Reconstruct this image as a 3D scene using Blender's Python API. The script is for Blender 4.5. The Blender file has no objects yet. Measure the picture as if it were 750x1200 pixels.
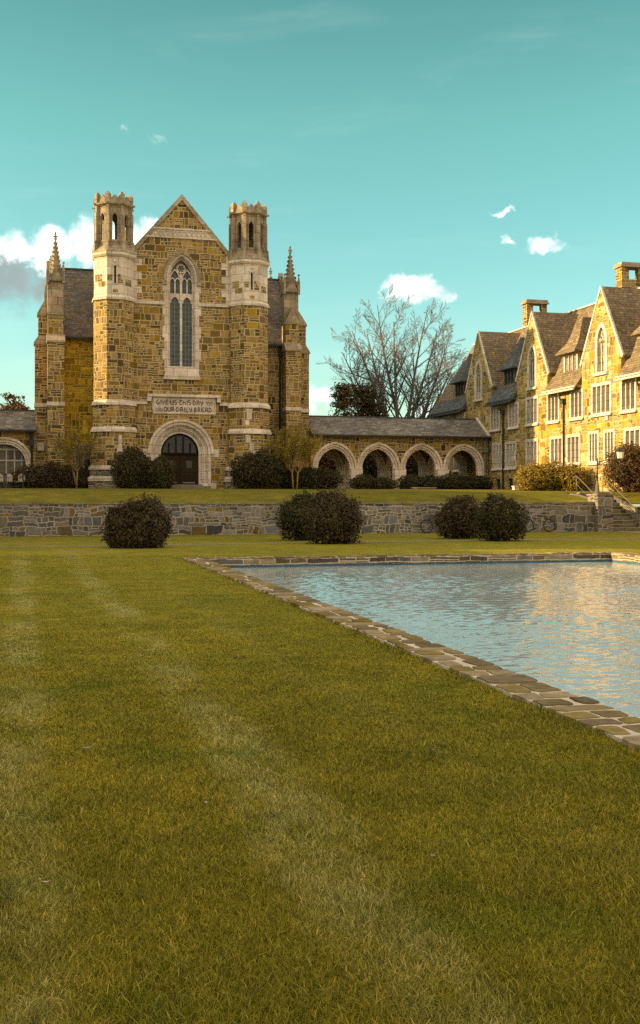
import bpy, bmesh, math, random
import numpy as np
from mathutils import Vector, Matrix, noise as mnoise
from mathutils.geometry import tessellate_polygon

random.seed(7)
rng = np.random.default_rng(11)
R = math.radians
scene = bpy.context.scene
C = scene.collection

# World axes: +X to the right along the hall front, +Y away from the viewer down the court, +Z up.
SUN_AZ = R(9.0)      # sun stands to the left (-X), a little behind the hall front (+Y)
SUN_EL = R(17.0)
SUN_DIR = Vector((-math.cos(SUN_AZ) * math.cos(SUN_EL), math.sin(SUN_AZ) * math.cos(SUN_EL), math.sin(SUN_EL)))

# ------------------------------------------------------------------ node helper
class NT:
    def __init__(self, name, world=False):
        self.mat = bpy.data.worlds.new(name) if world else bpy.data.materials.new(name)
        self.mat.use_nodes = True
        self.t = self.mat.node_tree
        self.t.nodes.clear()
    def new(self, typ, **props):
        n = self.t.nodes.new(typ)
        for k, v in props.items():
            setattr(n, k, v)
        return n
    def put(self, sock, val):
        if val is None:
            return
        if isinstance(val, bpy.types.NodeSocket):
            self.t.links.new(val, sock)
        elif isinstance(val, (tuple, list)) and len(val) == 3 and sock.type == 'RGBA':
            sock.default_value = (*val, 1)
        else:
            sock.default_value = val
    def m(self, op, a, b=None, c=None, clamp=False):
        n = self.new('ShaderNodeMath', operation=op, use_clamp=clamp)
        self.put(n.inputs[0], a); self.put(n.inputs[1], b); self.put(n.inputs[2], c)
        return n.outputs[0]
    def vm(self, op, a, b=None, scale=None):
        n = self.new('ShaderNodeVectorMath', operation=op)
        self.put(n.inputs[0], a); self.put(n.inputs[1], b)
        if scale is not None: self.put(n.inputs['Scale'], scale)
        return n.outputs['Value'] if op in ('DOT_PRODUCT', 'LENGTH', 'DISTANCE') else n.outputs['Vector']
    def mix(self, fac, a, b, blend='MIX'):
        n = self.new('ShaderNodeMix', data_type='RGBA', blend_type=blend)
        self.put(n.inputs[0], fac); self.put(n.inputs[6], a); self.put(n.inputs[7], b)
        return n.outputs[2]
    def ss(self, x, lo, hi):
        n = self.new('ShaderNodeMapRange', interpolation_type='SMOOTHSTEP')
        self.put(n.inputs[0], x); self.put(n.inputs[1], lo); self.put(n.inputs[2], hi)
        return n.outputs[0]
    def lin(self, x, lo, hi, a=0.0, b=1.0):
        n = self.new('ShaderNodeMapRange')
        self.put(n.inputs[0], x); self.put(n.inputs[1], lo); self.put(n.inputs[2], hi)
        self.put(n.inputs[3], a); self.put(n.inputs[4], b)
        return n.outputs[0]
    def ramp(self, fac, stops, interp='LINEAR'):
        n = self.new('ShaderNodeValToRGB')
        n.color_ramp.interpolation = interp
        el = n.color_ramp.elements
        while len(el) < len(stops): el.new(0.5)
        for e, (p, c) in zip(el, stops):
            e.position = p; e.color = (*c, 1)
        self.put(n.inputs[0], fac)
        return n.outputs[0]
    def noise(self, vec, scale, detail=3, rough=0.5, dist=0.0, color=False):
        n = self.new('ShaderNodeTexNoise')
        self.put(n.inputs['Vector'], vec); self.put(n.inputs['Scale'], scale)
        self.put(n.inputs['Detail'], detail); self.put(n.inputs['Roughness'], rough); self.put(n.inputs['Distortion'], dist)
        return n.outputs['Color' if color else 'Fac']
    def white(self, vec):
        n = self.new('ShaderNodeTexWhiteNoise', noise_dimensions='3D')
        self.put(n.inputs['Vector'], vec)
        return n.outputs['Value'], n.outputs['Color']
    def sep(self, v):
        n = self.new('ShaderNodeSeparateXYZ'); self.put(n.inputs[0], v)
        return n.outputs[0], n.outputs[1], n.outputs[2]
    def comb(self, x=0.0, y=0.0, z=0.0):
        n = self.new('ShaderNodeCombineXYZ')
        self.put(n.inputs[0], x); self.put(n.inputs[1], y); self.put(n.inputs[2], z)
        return n.outputs[0]
    def geo(self, what='Position'):
        return self.new('ShaderNodeNewGeometry').outputs[what]
    def bump(self, h, strength=0.5, dist=0.02):
        n = self.new('ShaderNodeBump')
        self.put(n.inputs['Height'], h); n.inputs['Strength'].default_value = strength; n.inputs['Distance'].default_value = dist
        return n.outputs[0]
    def out(self, color, rough=0.8, normal=None, spec=0.3, metal=0.0, **kw):
        p = self.new('ShaderNodeBsdfPrincipled')
        self.put(p.inputs['Base Color'], color); self.put(p.inputs['Roughness'], rough)
        self.put(p.inputs['Specular IOR Level'], spec); self.put(p.inputs['Metallic'], metal)
        self.put(p.inputs['Normal'], normal)
        for k, v in kw.items(): self.put(p.inputs[k.replace('_', ' ')], v)
        o = self.new('ShaderNodeOutputMaterial')
        self.t.links.new(p.outputs[0], o.inputs[0])
        return self.mat

def face_uv(t):
    """Coordinates along and up any upright or sloping face, from its position and its true normal."""
    px, py, pz = t.sep(t.geo('Position'))
    nx, ny, nz = t.sep(t.geo('True Normal'))
    h = t.m('SQRT', t.m('ADD', t.m('MULTIPLY', nx, nx), t.m('ADD', t.m('MULTIPLY', ny, ny), 1e-5)))
    u = t.m('DIVIDE', t.m('SUBTRACT', t.m('MULTIPLY', py, nx), t.m('MULTIPLY', px, ny)), h)
    flat = t.m('GREATER_THAN', t.m('ABSOLUTE', nz), 0.9)
    u = t.m('ADD', u, t.m('MULTIPLY', flat, px))
    v = t.m('ADD', t.m('DIVIDE', pz, t.m('MAXIMUM', h, 0.35)), t.m('MULTIPLY', flat, py))
    return u, v

def masonry(name, W, H, colors, mortar, mw, nmax=3, warp=0.05, bump=0.6, rough=0.85, grime=0.35, flat_xy=False, stain=None, var=1.0):
    t = NT(name)
    pos = t.geo('Position')
    if flat_xy:
        px, py, pz = t.sep(pos); u, v = px, py
    else:
        u, v = face_uv(t)
    wn = t.sep(t.noise(pos, 1.6, 2, color=True))
    u = t.m('ADD', u, t.m('MULTIPLY', t.m('SUBTRACT', wn[0], .5), warp * 4))
    v = t.m('ADD', v, t.m('MULTIPLY', t.m('SUBTRACT', wn[1], .5), warp * 3))
    r = t.m('FLOOR', t.m('DIVIDE', v, H)); fv = t.m('FRACT', t.m('DIVIDE', v, H))
    rr, _ = t.white(t.comb(r, 3.7, 1.1))
    us = t.m('ADD', t.m('DIVIDE', u, W), t.m('MULTIPLY', rr, 7.0))
    c = t.m('FLOOR', us); fu = t.m('FRACT', us)
    _, k1 = t.white(t.comb(c, r, 0.5)); a1 = t.sep(k1)
    ny = t.m('FLOOR', t.m('MULTIPLY_ADD', a1[0], nmax - .01, 1.0)) if nmax > 1 else 1.0
    fvp = t.m('POWER', fv, t.m('MULTIPLY_ADD', a1[1], .7, .65)) if nmax > 1 else fv
    sv = t.m('MULTIPLY', fvp, ny); s = t.m('FLOOR', sv)
    _, k2 = t.white(t.comb(c, r, t.m('ADD', s, 5.5))); a2 = t.sep(k2)
    nx = t.m('FLOOR', t.m('MULTIPLY_ADD', a2[0], nmax - .01, 1.0)) if nmax > 1 else 1.0
    fup = t.m('POWER', fu, t.m('MULTIPLY_ADD', a2[1], .7, .65)) if nmax > 1 else fu
    su = t.m('MULTIPLY', fup, nx); q = t.m('FLOOR', su)
    du = t.m('FRACT', su); dv = t.m('FRACT', sv)
    eu = t.m('DIVIDE', t.m('MULTIPLY', t.m('MINIMUM', du, t.m('SUBTRACT', 1.0, du)), W), nx)
    ev = t.m('DIVIDE', t.m('MULTIPLY', t.m('MINIMUM', dv, t.m('SUBTRACT', 1.0, dv)), H), ny)
    d = t.m('MINIMUM', eu, ev)
    rv, rc = t.white(t.comb(t.m('MULTIPLY_ADD', c, 4.0, q), t.m('MULTIPLY_ADD', r, 4.0, s), 2.25))
    d = t.m('ADD', d, t.m('MULTIPLY', t.m('SUBTRACT', t.noise(pos, 9, 3), .5), mw * 1.1))
    mask = t.ss(d, mw * .35, mw * .95)
    n = len(colors)
    col = t.ramp(rv, [(i / n, cc) for i, cc in enumerate(colors)], 'CONSTANT')
    b = t.sep(rc)
    col = t.mix(1.0, col, t.ramp(b[1], [(0, (1 - .44 * var,) * 3), (1, (1 + .38 * var, 1 + .34 * var, 1 + .3 * var))]), 'MULTIPLY')
    fine = t.noise(pos, 5.0, 6, .65)
    col = t.mix(1.0, col, t.ramp(fine, [(.25, (.62, .62, .62)), (.75, (1.3, 1.3, 1.3))]), 'MULTIPLY')
    col = t.mix(mask, mortar, col)
    big = t.noise(pos, .35, 4, .6)
    col = t.mix(grime, col, t.mix(1.0, col, t.ramp(big, [(.3, (.45, .42, .38)), (.62, (1.12, 1.1, 1.05))]), 'MULTIPLY'))
    if stain:
        col = t.mix(t.m('MULTIPLY', t.ss(t.noise(pos, .9, 4, .6), .52, .7), stain[1]), col, stain[0])
    h = t.m('ADD', t.m('MULTIPLY', mask, t.m('MULTIPLY_ADD', b[0], .5, .6)), t.m('MULTIPLY', fine, .35))
    return t.out(col, rough, t.bump(h, bump, .04), .25)

def plain(name, col, rough=0.7, var=0.25, scale=3.0, spec=0.3, metal=0.0, bump=0.15, joints=None):
    t = NT(name)
    pos = t.geo('Position')
    f = t.noise(pos, scale, 6, .62); g = t.noise(pos, scale * .17, 4, .6)
    c = t.mix(1.0, col, t.ramp(f, [(.25, (1 - var,) * 3), (.75, (1 + var,) * 3)]), 'MULTIPLY')
    c = t.mix(1.0, c, t.ramp(g, [(.3, (1 - var, 1 - var, 1 - var * 1.1)), (.65, (1 + var * .4,) * 3)]), 'MULTIPLY')
    h = f
    if joints:
        u, v = face_uv(t)
        row = t.m('FLOOR', t.m('DIVIDE', v, joints[1]))
        uu = t.m('ADD', t.m('DIVIDE', u, joints[0]), t.m('MULTIPLY', t.m('MODULO', row, 2.0), .5))
        fu = t.m('FRACT', uu); fv = t.m('FRACT', t.m('DIVIDE', v, joints[1]))
        e = t.m('MINIMUM', t.m('MULTIPLY', t.m('MINIMUM', fu, t.m('SUBTRACT', 1.0, fu)), joints[0]),
                t.m('MULTIPLY', t.m('MINIMUM', fv, t.m('SUBTRACT', 1.0, fv)), joints[1]))
        k = t.ss(e, .008, .03)
        bv, _ = t.white(t.comb(t.m('FLOOR', uu), row, .3))
        c = t.mix(1.0, c, t.ramp(bv, [(0, (.84, .83, .82)), (1, (1.1, 1.1, 1.1))]), 'MULTIPLY')
        c = t.mix(k, t.mix(1.0, c, (.55, .5, .45), 'MULTIPLY'), c)
    return t.out(c, rough, t.bump(h, bump, .02), spec, metal)

def leafmat(name, stops, trans=0.25):
    t = NT(name)
    at = t.new('ShaderNodeAttribute', attribute_name='rnd').outputs['Fac']
    pos = t.geo('Position')
    n = t.noise(pos, 1.7, 3, .6)
    f = t.m('ADD', t.m('MULTIPLY', at, .6), t.m('MULTIPLY', t.m('SUBTRACT', n, .25), .8), clamp=True)
    c = t.ramp(f, stops)
    p = t.new('ShaderNodeBsdfPrincipled')
    t.put(p.inputs['Base Color'], c); p.inputs['Roughness'].default_value = .65; p.inputs['Specular IOR Level'].default_value = .2
    tr = t.new('ShaderNodeBsdfTranslucent'); t.put(tr.inputs[0], c)
    mx = t.new('ShaderNodeMixShader'); mx.inputs[0].default_value = trans
    t.t.links.new(p.outputs[0], mx.inputs[1]); t.t.links.new(tr.outputs[0], mx.inputs[2])
    o = t.new('ShaderNodeOutputMaterial'); t.t.links.new(mx.outputs[0], o.inputs[0])
    return t.mat

def glassmat(name, base, line, pu, pv, lw, diag=False, rough=.12, blind=None, spec=.6):
    t = NT(name)
    u, v = face_uv(t)
    if diag:
        u, v = t.m('ADD', u, v), t.m('SUBTRACT', u, v)
    fu = t.m('FRACT', t.m('DIVIDE', u, pu)); fv = t.m('FRACT', t.m('DIVIDE', v, pv))
    e = t.m('MINIMUM', t.m('MULTIPLY', t.m('MINIMUM', fu, t.m('SUBTRACT', 1.0, fu)), pu), t.m('MULTIPLY', t.m('MINIMUM', fv, t.m('SUBTRACT', 1.0, fv)), pv))
    cell, cc = t.white(t.comb(t.m('FLOOR', t.m('DIVIDE', u, pu)), t.m('FLOOR', t.m('DIVIDE', v, pv)), 1.0))
    b = t.mix(1.0, base, t.ramp(cell, [(0, (.5, .5, .5)), (1, (1.5, 1.5, 1.5))]), 'MULTIPLY')
    if blind:
        b = t.mix(t.ss(t.noise(t.geo('Position'), .8, 2), .45, .6), b, blind)
    k = t.ss(e, lw * .5, lw)
    col = t.mix(k, line, b)
    nrm = t.bump(t.m('ADD', cell, t.m('MULTIPLY', t.noise(t.geo('Position'), 3, 2), 2.0)), .25, .03)
    return t.out(col, t.m('MULTIPLY_ADD', k, rough - .6, .6), nrm, spec)

def flagmat():
    t = NT('flagstone')
    at = t.new('ShaderNodeAttribute', attribute_name='rnd').outputs['Fac']
    pos = t.geo('Position')
    c = t.ramp(at, [(i / 7, k) for i, k in enumerate([(.28, .195, .10), (.225, .16, .055), (.31, .225, .13), (.185, .13, .08), (.25, .18, .065), (.33, .245, .155), (.20, .145, .075)])], 'CONSTANT')
    f = t.noise(pos, 7.0, 6, .65); g_ = t.noise(pos, 1.1, 4, .6)
    c = t.mix(1.0, c, t.ramp(f, [(.25, (.6, .6, .6)), (.75, (1.3, 1.3, 1.28))]), 'MULTIPLY')
    c = t.mix(1.0, c, t.ramp(g_, [(.3, (.6, .58, .54)), (.62, (1.1, 1.1, 1.08))]), 'MULTIPLY')
    return t.out(c, .95, t.bump(f, .5, .02), .06)
M = {}
# the hall: brown, tan and ochre ashlar with pale mortar
HALL_C = [(.145, .092, .05), (.235, .17, .115), (.20, .125, .014), (.28, .205, .145), (.16, .107, .06), (.235, .155, .018), (.21, .15, .10), (.075, .05, .032), (.245, .165, .075), (.16, .10, .026), (.12, .085, .06), (.25, .18, .12)]
HALL_C = [(r_ * 1.25, g_ * 1.10, b_ * .54) for r_, g_, b_ in HALL_C]
M['hall_stone'] = masonry('hall_stone', .76, .50,
    HALL_C,
    (.48, .35, .19), .038, stain=((.15, .095, .03), .3))
M['sunlit_ochre_stone'] = masonry('sunlit_ochre_stone', .76, .50, [(c[0] * 1.75, c[1] * 1.55, c[2] * .25) for c in HALL_C], (.58, .40, .07), .038, stain=((.40, .255, .006), .5))  # ochre stones, brightened so the rear wall carries sunlight in its colour
M['wing_stone'] = masonry('wing_stone', .85, .6,
    [(.40, .275, .11), (.35, .20, .010), (.46, .335, .165), (.24, .135, .02), (.41, .24, .025), (.19, .115, .035), (.41, .24, .010), (.43, .315, .14), (.29, .21, .115), (.28, .165, .012), (.38, .225, .02)],
    (.46, .34, .17), .042, warp=.12, grime=.3)
M['grey_stone'] = masonry('grey_stone', .70, .45,
    [(.145, .124, .106), (.19, .162, .142), (.10, .09, .084), (.22, .185, .155), (.125, .122, .126), (.175, .142, .115), (.21, .13, .03), (.165, .13, .095), (.09, .073, .06), (.20, .175, .15), (.15, .10, .045), (.19, .155, .12)],
    (.36, .29, .22), .034, warp=.11, grime=.6, nmax=3)
M['pool_stone'] = masonry('pool_stone', .95, .15,
    [(.17, .12, .07), (.15, .10, .03), (.21, .155, .10), (.10, .072, .048), (.24, .17, .095), (.15, .125, .095), (.12, .085, .05), (.07, .05, .035)],
    (.47, .37, .26), .024, nmax=2, warp=.03)
M['coping_flag'] = masonry('coping_flag', .55, .5,
    [(.24, .175, .11), (.20, .145, .04), (.27, .205, .14), (.155, .118, .085), (.22, .165, .05), (.29, .225, .16), (.18, .13, .07)],
    (.46, .37, .27), .035, nmax=2, warp=.2, flat_xy=True, grime=.6)
M['slate'] = masonry('slate', .40, .21,
    [(.115, .09, .072), (.15, .115, .09), (.125, .11, .105), (.17, .12, .06), (.10, .085, .08), (.14, .105, .07), (.16, .14, .125)],
    (.045, .038, .034), .016, nmax=1, warp=.01, var=.5, bump=.8, grime=.5, stain=((.16, .12, .035), .45))
M['slate_pale'] = masonry('slate_pale', .42, .21,
    [(.17, .15, .135), (.21, .185, .16), (.15, .135, .125), (.24, .205, .17), (.13, .115, .105), (.19, .16, .125)],
    (.07, .06, .055), .015, nmax=1, warp=.015, var=.5, bump=.8, grime=.6)
M['slate_shaded'] = masonry('slate_shaded', .34, .2,  # same wing slate with blue-grey shade put into its colour
    [(.105, .11, .112), (.13, .135, .135), (.09, .095, .10), (.15, .15, .148), (.115, .112, .105)],
    (.04, .04, .04), .016, nmax=1, warp=.015, var=.5, bump=.8, grime=.45)
M['slate_brown'] = masonry('slate_brown', .34, .2,
    [(.20, .135, .075), (.235, .16, .09), (.17, .115, .07), (.26, .18, .09), (.205, .15, .10)],
    (.055, .042, .034), .016, nmax=1, warp=.015, var=.5, bump=.8, grime=.45)
M['limestone'] = plain('limestone', (.62, .49, .385), .85, .2, 4.0, joints=(1.0, .62))
M['limestone_warm'] = plain('limestone_warm', (.345, .255, .165), .85, .32, 4.0, joints=(.8, .6))
M['arch_stone'] = plain('arch_stone', (.76, .60, .45), .85, .2, 4.0, joints=(.8, .5))
M['weathered_stone'] = plain('weathered_stone', (.31, .235, .155), .9, .4, 2.5, joints=(.8, .6))
M['frame_stone'] = plain('frame_stone', (.62, .52, .43), .8, .14, 3.0, joints=(.9, .5))
M['wood'] = plain('door_wood', (.035, .021, .007), .7, .4, 6.0, spec=.08)
M['wood_dark'] = plain('door_frame_wood', (.014, .009, .006), .7, .3, 6.0, spec=.05)
M['iron'] = plain('black_iron', (.018, .017, .017), .5, .3, 20)
M['lead'] = plain('lead_pipe', (.05, .052, .05), .6, .4, 5.0)
M['copper'] = plain('verdigris_pipe', (.14, .18, .16), .7, .35, 5.0)
M['steel'] = plain('steel_rail', (.15, .125, .10), .5, .2, 12, metal=.3)
M['dark'] = plain('interior_shade', (.012, .01, .009), .95, .3, 2)  # near-black, stands in for unlit depth behind openings
M['cream'] = plain('cream_paint', (.45, .365, .29), .6, .1, 5)
M['path'] = plain('path_gravel', (.21, .165, .085), .95, .3, 9.0)
M['paving'] = plain('stone_paving', (.23, .185, .14), .98, .3, 5.0, joints=(.9, .9), spec=.04)
M['bark'] = plain('bark', (.17, .135, .115), .9, .35, 9)
M['bark_dull'] = plain('dull_bark', (.15, .105, .04), .9, .3, 9)
M['bark_pale'] = plain('pale_bark', (.26, .17, .05), .9, .3, 9)
M['soil'] = plain('soil', (.035, .025, .016), 1.0, .4, 12)
M['rubber'] = plain('tyre_rubber', (.015, .015, .016), .7, .2, 20)
M['alloy'] = plain('bare_alloy', (.30, .28, .26), .4, .1, 20, metal=.6)
M['rim'] = plain('dark_rim', (.05, .048, .045), .4, .1, 20)
M['bike_blue'] = plain('dark_blue_paint', (.015, .02, .035), .35, .1, 20, spec=.5)
M['bike_silver'] = plain('silver_paint', (.27, .255, .235), .35, .1, 20, spec=.5)
M['lamp_glass'] = plain('milk_glass', (.6, .55, .48), .3, .1, 5, spec=.5)
M['pool_blue'] = plain('pool_blue_paint', (.045, .095, .125), .6, .3, 3)
M['great_glass'] = glassmat('great_window_glass', (.022, .034, .037), (.13, .135, .115), .26, .34, .045, spec=.3)
M['pane'] = glassmat('casement_glass', (.15, .115, .09), (.26, .21, .16), .17, .26, .03, blind=(.26, .215, .17))
M['pane_dark'] = glassmat('dark_casement_glass', (.016, .015, .013), (.07, .06, .05), .17, .26, .028, spec=.25)
M['arcade_glass'] = glassmat('arcade_glass', (.085, .058, .038), (.06, .045, .035), .9, .9, .01, spec=.2)
M['letter'] = plain('letter_dark', (.10, .066, .042), .9, .2, 9)

M['leaf_dark'] = leafmat('dark_shrub_leaves', [(0, (.022, .017, .010)), (.45, (.05, .042, .015)), (.8, (.12, .094, .029)), (1, (.21, .155, .05))])
M['leaf_brown'] = leafmat('brown_green_leaves', [(0, (.026, .017, .011)), (.4, (.068, .043, .020)), (.75, (.115, .08, .03)), (1, (.175, .135, .042))])
M['leaf_green'] = leafmat('deep_green_leaves', [(0, (.022, .019, .008)), (.5, (.062, .052, .015)), (1, (.15, .12, .028))])
M['leaf_gold'] = leafmat('gold_leaves', [(0, (.10, .066, .010)), (.5, (.26, .165, .018)), (1, (.40, .28, .04))])
M['leaf_olive'] = leafmat('olive_gold_leaves', [(0, (.14, .10, .012)), (.5, (.30, .22, .022)), (1, (.46, .34, .05))], .4)
M['flag'] = flagmat()
M['leaf_rust'] = leafmat('rust_leaves', [(0, (.07, .032, .016)), (.5, (.16, .075, .03)), (1, (.26, .14, .055))])
M['leaf_redbrown'] = leafmat('red_brown_leaves', [(0, (.045, .022, .010)), (.5, (.115, .06, .02)), (1, (.20, .125, .035))])
M['core'] = plain('dark_core_and_stems', (.014, .011, .007), 1.0, .3, 4)  # near-black for the shade inside bushes, and for their stems

# ------------------------------------------------------------------ mesh helper
class MB:
    def __init__(self): self.v = []; self.f = []
    def add(self, vs, fs):
        o = len(self.v); self.v += [tuple(p) for p in vs]; self.f += [tuple(i + o for i in f) for f in fs]
        return self
    def box(self, x0, x1, y0, y1, z0, z1):
        return self.add([(x0, y0, z0), (x1, y0, z0), (x1, y1, z0), (x0, y1, z0), (x0, y0, z1), (x1, y0, z1), (x1, y1, z1), (x0, y1, z1)],
                        [(0, 3, 2, 1), (4, 5, 6, 7), (0, 1, 5, 4), (1, 2, 6, 5), (2, 3, 7, 6), (3, 0, 4, 7)])
    def obox(self, c, ux, uy, hx, hy, z0, z1, top=1.0):
        """box about centre c with horizontal axes ux, uy; top scales the upper face"""
        vs = []
        for z, k in ((z0, 1.0), (z1, top)):
            for sx, sy in ((-1, -1), (1, -1), (1, 1), (-1, 1)):
                vs.append((c[0] + ux[0] * sx * hx * k + uy[0] * sy * hy * k, c[1] + ux[1] * sx * hx * k + uy[1] * sy * hy * k, z))
        return self.add(vs, [(0, 3, 2, 1), (4, 5, 6, 7), (0, 1, 5, 4), (1, 2, 6, 5), (2, 3, 7, 6), (3, 0, 4, 7)])
    def prism(self, pts, mp, d0, d1, holes=()):
        """flat outline (with holes) swept from depth d0 to d1; mp(s, t, d) gives the 3-D point"""
        loops = [list(pts)] + [list(h) for h in holes]
        if len(loops) == 1 and len(pts) <= 4:
            tris = [tuple(range(len(pts)))]
        else:
            tris = tessellate_polygon([[Vector((p[0], p[1], 0)) for p in l] for l in loops])
        flat = [p for l in loops for p in l]; n = len(flat)
        vs = [mp(p[0], p[1], d0) for p in flat] + [mp(p[0], p[1], d1) for p in flat]
        fs = [tuple(t) for t in tris] + [tuple(i + n for i in reversed(t)) for t in tris]
        o = 0
        for l in loops:
            k = len(l)
            for i in range(k):
                a, b = o + i, o + (i + 1) % k
                fs.append((a, b, b + n, a + n))
            o += k
        return self.add(vs, fs)
    def strip(self, A, B, mp, d0, d1):
        """band between two open polylines of equal length, swept in depth"""
        n = len(A)
        vs = [mp(*p, d0) for p in A] + [mp(*p, d0) for p in B] + [mp(*p, d1) for p in A] + [mp(*p, d1) for p in B]
        fs = []
        for i in range(n - 1):
            fs += [(i, i + 1, n + i + 1, n + i), (2 * n + i, 3 * n + i, 3 * n + i + 1, 2 * n + i + 1),
                   (i, 2 * n + i, 2 * n + i + 1, i + 1), (n + i, n + i + 1, 3 * n + i + 1, 3 * n + i)]
        fs += [(0, n, 3 * n, 2 * n), (n - 1, 3 * n - 1, 4 * n - 1, 2 * n - 1)]
        return self.add(vs, fs)
    def ngon(self, cx, cy, prof, n=8, rot=None):
        """stack of regular n-gons given by (z, apothem), capped"""
        rot = math.pi / n if rot is None else rot
        vs = []
        for z, ap in prof:
            r = ap / math.cos(math.pi / n)
            vs += [(cx + r * math.cos(rot + 2 * math.pi * k / n), cy + r * math.sin(rot + 2 * math.pi * k / n), z) for k in range(n)]
        fs = []
        for j in range(len(prof) - 1):
            for k in range(n):
                a, b = j * n + k, j * n + (k + 1) % n
                fs.append((a, b, b + n, a + n))
        fs.append(tuple(range(n - 1, -1, -1))); fs.append(tuple((len(prof) - 1) * n + k for k in range(n)))
        return self.add(vs, fs)
    def tube(self, pts, rad, n=6, cap=True):
        pts = [Vector(p) for p in pts]
        rad = [rad] * len(pts) if isinstance(rad, (int, float)) else rad
        vs = []; ref = None
        for i, p in enumerate(pts):
            d = (pts[min(i + 1, len(pts) - 1)] - pts[max(i - 1, 0)])
            d = d.normalized() if d.length > 1e-9 else Vector((0, 0, 1))
            if ref is None: ref = Vector((1, 0, 0)) if abs(d.x) < .8 else Vector((0, 1, 0))
            a = (ref - d * ref.dot(d)).normalized(); ref = a; b = d.cross(a)
            vs += [p + (a * math.cos(2 * math.pi * k / n) + b * math.sin(2 * math.pi * k / n)) * rad[i] for k in range(n)]
        fs = []
        for j in range(len(pts) - 1):
            for k in range(n):
                a, b = j * n + k, j * n + (k + 1) % n
                fs.append((a, b, b + n, a + n))
        if cap and n > 2:
            fs.append(tuple(range(n - 1, -1, -1))); fs.append(tuple((len(pts) - 1) * n + k for k in range(n)))
        return self.add(vs, fs)
    def torus(self, c, R_, r, ax_u, ax_v, nu=28, nv=6):
        c = Vector(c); u = Vector(ax_u); v = Vector(ax_v); w = u.cross(v); vs = []; fs = []
        for i in range(nu):
            a = 2 * math.pi * i / nu; d = u * math.cos(a) + v * math.sin(a)
            for j in range(nv):
                b = 2 * math.pi * j / nv
                vs.append(c + d * (R_ + r * math.cos(b)) + w * r * math.sin(b))
        for i in range(nu):
            for j in range(nv):
                fs.append((i * nv + j, ((i + 1) % nu) * nv + j, ((i + 1) % nu) * nv + (j + 1) % nv, i * nv + (j + 1) % nv))
        return self.add(vs, fs)

ORG = {}
def empty(name, loc):
    o = bpy.data.objects.new(name, None); o.location = loc; C.objects.link(o); ORG[o] = Vector(loc)
    o.empty_display_size = .3
    return o
def obj(name, mb, mat, parent=None, smooth=False, loc=(0, 0, 0), fix=True):
    """ONE mesh object; coordinates in mb are world ones"""
    org = ORG[parent] if parent else Vector(loc)
    me = bpy.data.meshes.new(name)
    me.from_pydata([(p[0] - org.x, p[1] - org.y, p[2] - org.z) for p in mb.v], [], mb.f)
    if fix:
        bm = bmesh.new(); bm.from_mesh(me)
        bmesh.ops.recalc_face_normals(bm, faces=bm.faces); bm.to_mesh(me); bm.free()
    me.materials.append(mat)
    if smooth: me.polygons.foreach_set('use_smooth', [True] * len(me.polygons))
    o = bpy.data.objects.new(name, me); C.objects.link(o)
    ORG[o] = org
    if parent: o.parent = parent
    else: o.location = loc
    return o
def tag(o, label, cat, group=None, kind=None):
    o['label'] = label; o['category'] = cat
    if group: o['group'] = group
    if kind: o['kind'] = kind
    return o
def struct(o, label=None, cat=None):
    o['kind'] = 'structure'
    if label: o['label'] = label; o['category'] = cat
    return o

XZ = lambda s, t, d: (s, d, t)      # outline in x/z, depth along y
YZ = lambda s, t, d: (d, s, t)      # outline in y/z, depth along x
XY = lambda s, t, d: (s, t, d)

def arch(cx, z0, zs, r, rise, o=0.0, n=9):
    """pointed arch from the left foot over the apex to the right foot, moved outward by o"""
    rad = (r * r + rise * rise) / (2 * r); e = rad - r; Ro = rad + o
    top = math.acos(max(-1, min(1, -e / Ro)))       # angle at which the left arc meets the middle
    left = []
    for i in range(n + 1):
        a = math.pi + (top - math.pi) * i / n
        left.append((cx + e + Ro * math.cos(a), zs + Ro * math.sin(a)))
    left[-1] = (cx, left[-1][1])
    pts = [(left[0][0], z0)] + left
    return pts + [(2 * cx - x, z) for x, z in reversed(pts[:-1])]
# ------------------------------------------------------------------ ground
WALL_Y0, WALL_Y1 = 52.9, 53.5
def terrace_z(x, y):
    z0 = 1.5 if x < 31 else 1.26
    ys = [53.4, 55.2, 57.2, 77.0, 600]; zs = [z0, 1.84 if x < 31 else 1.75, 2.08, 2.42, 2.42]
    return float(np.interp(y, ys, zs))
def ground_z(x, y):
    return 0.0 if y < 53.2 else terrace_z(x, y)
PX0_FAR, PX1, PY1, PY0 = 4.47, 17.9, 31.9, -9.0        # pool outline (outer coping edge left/far, inner edge right)
def pool_x(y): return PX0_FAR - .0136 * (PY1 - y)

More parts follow.
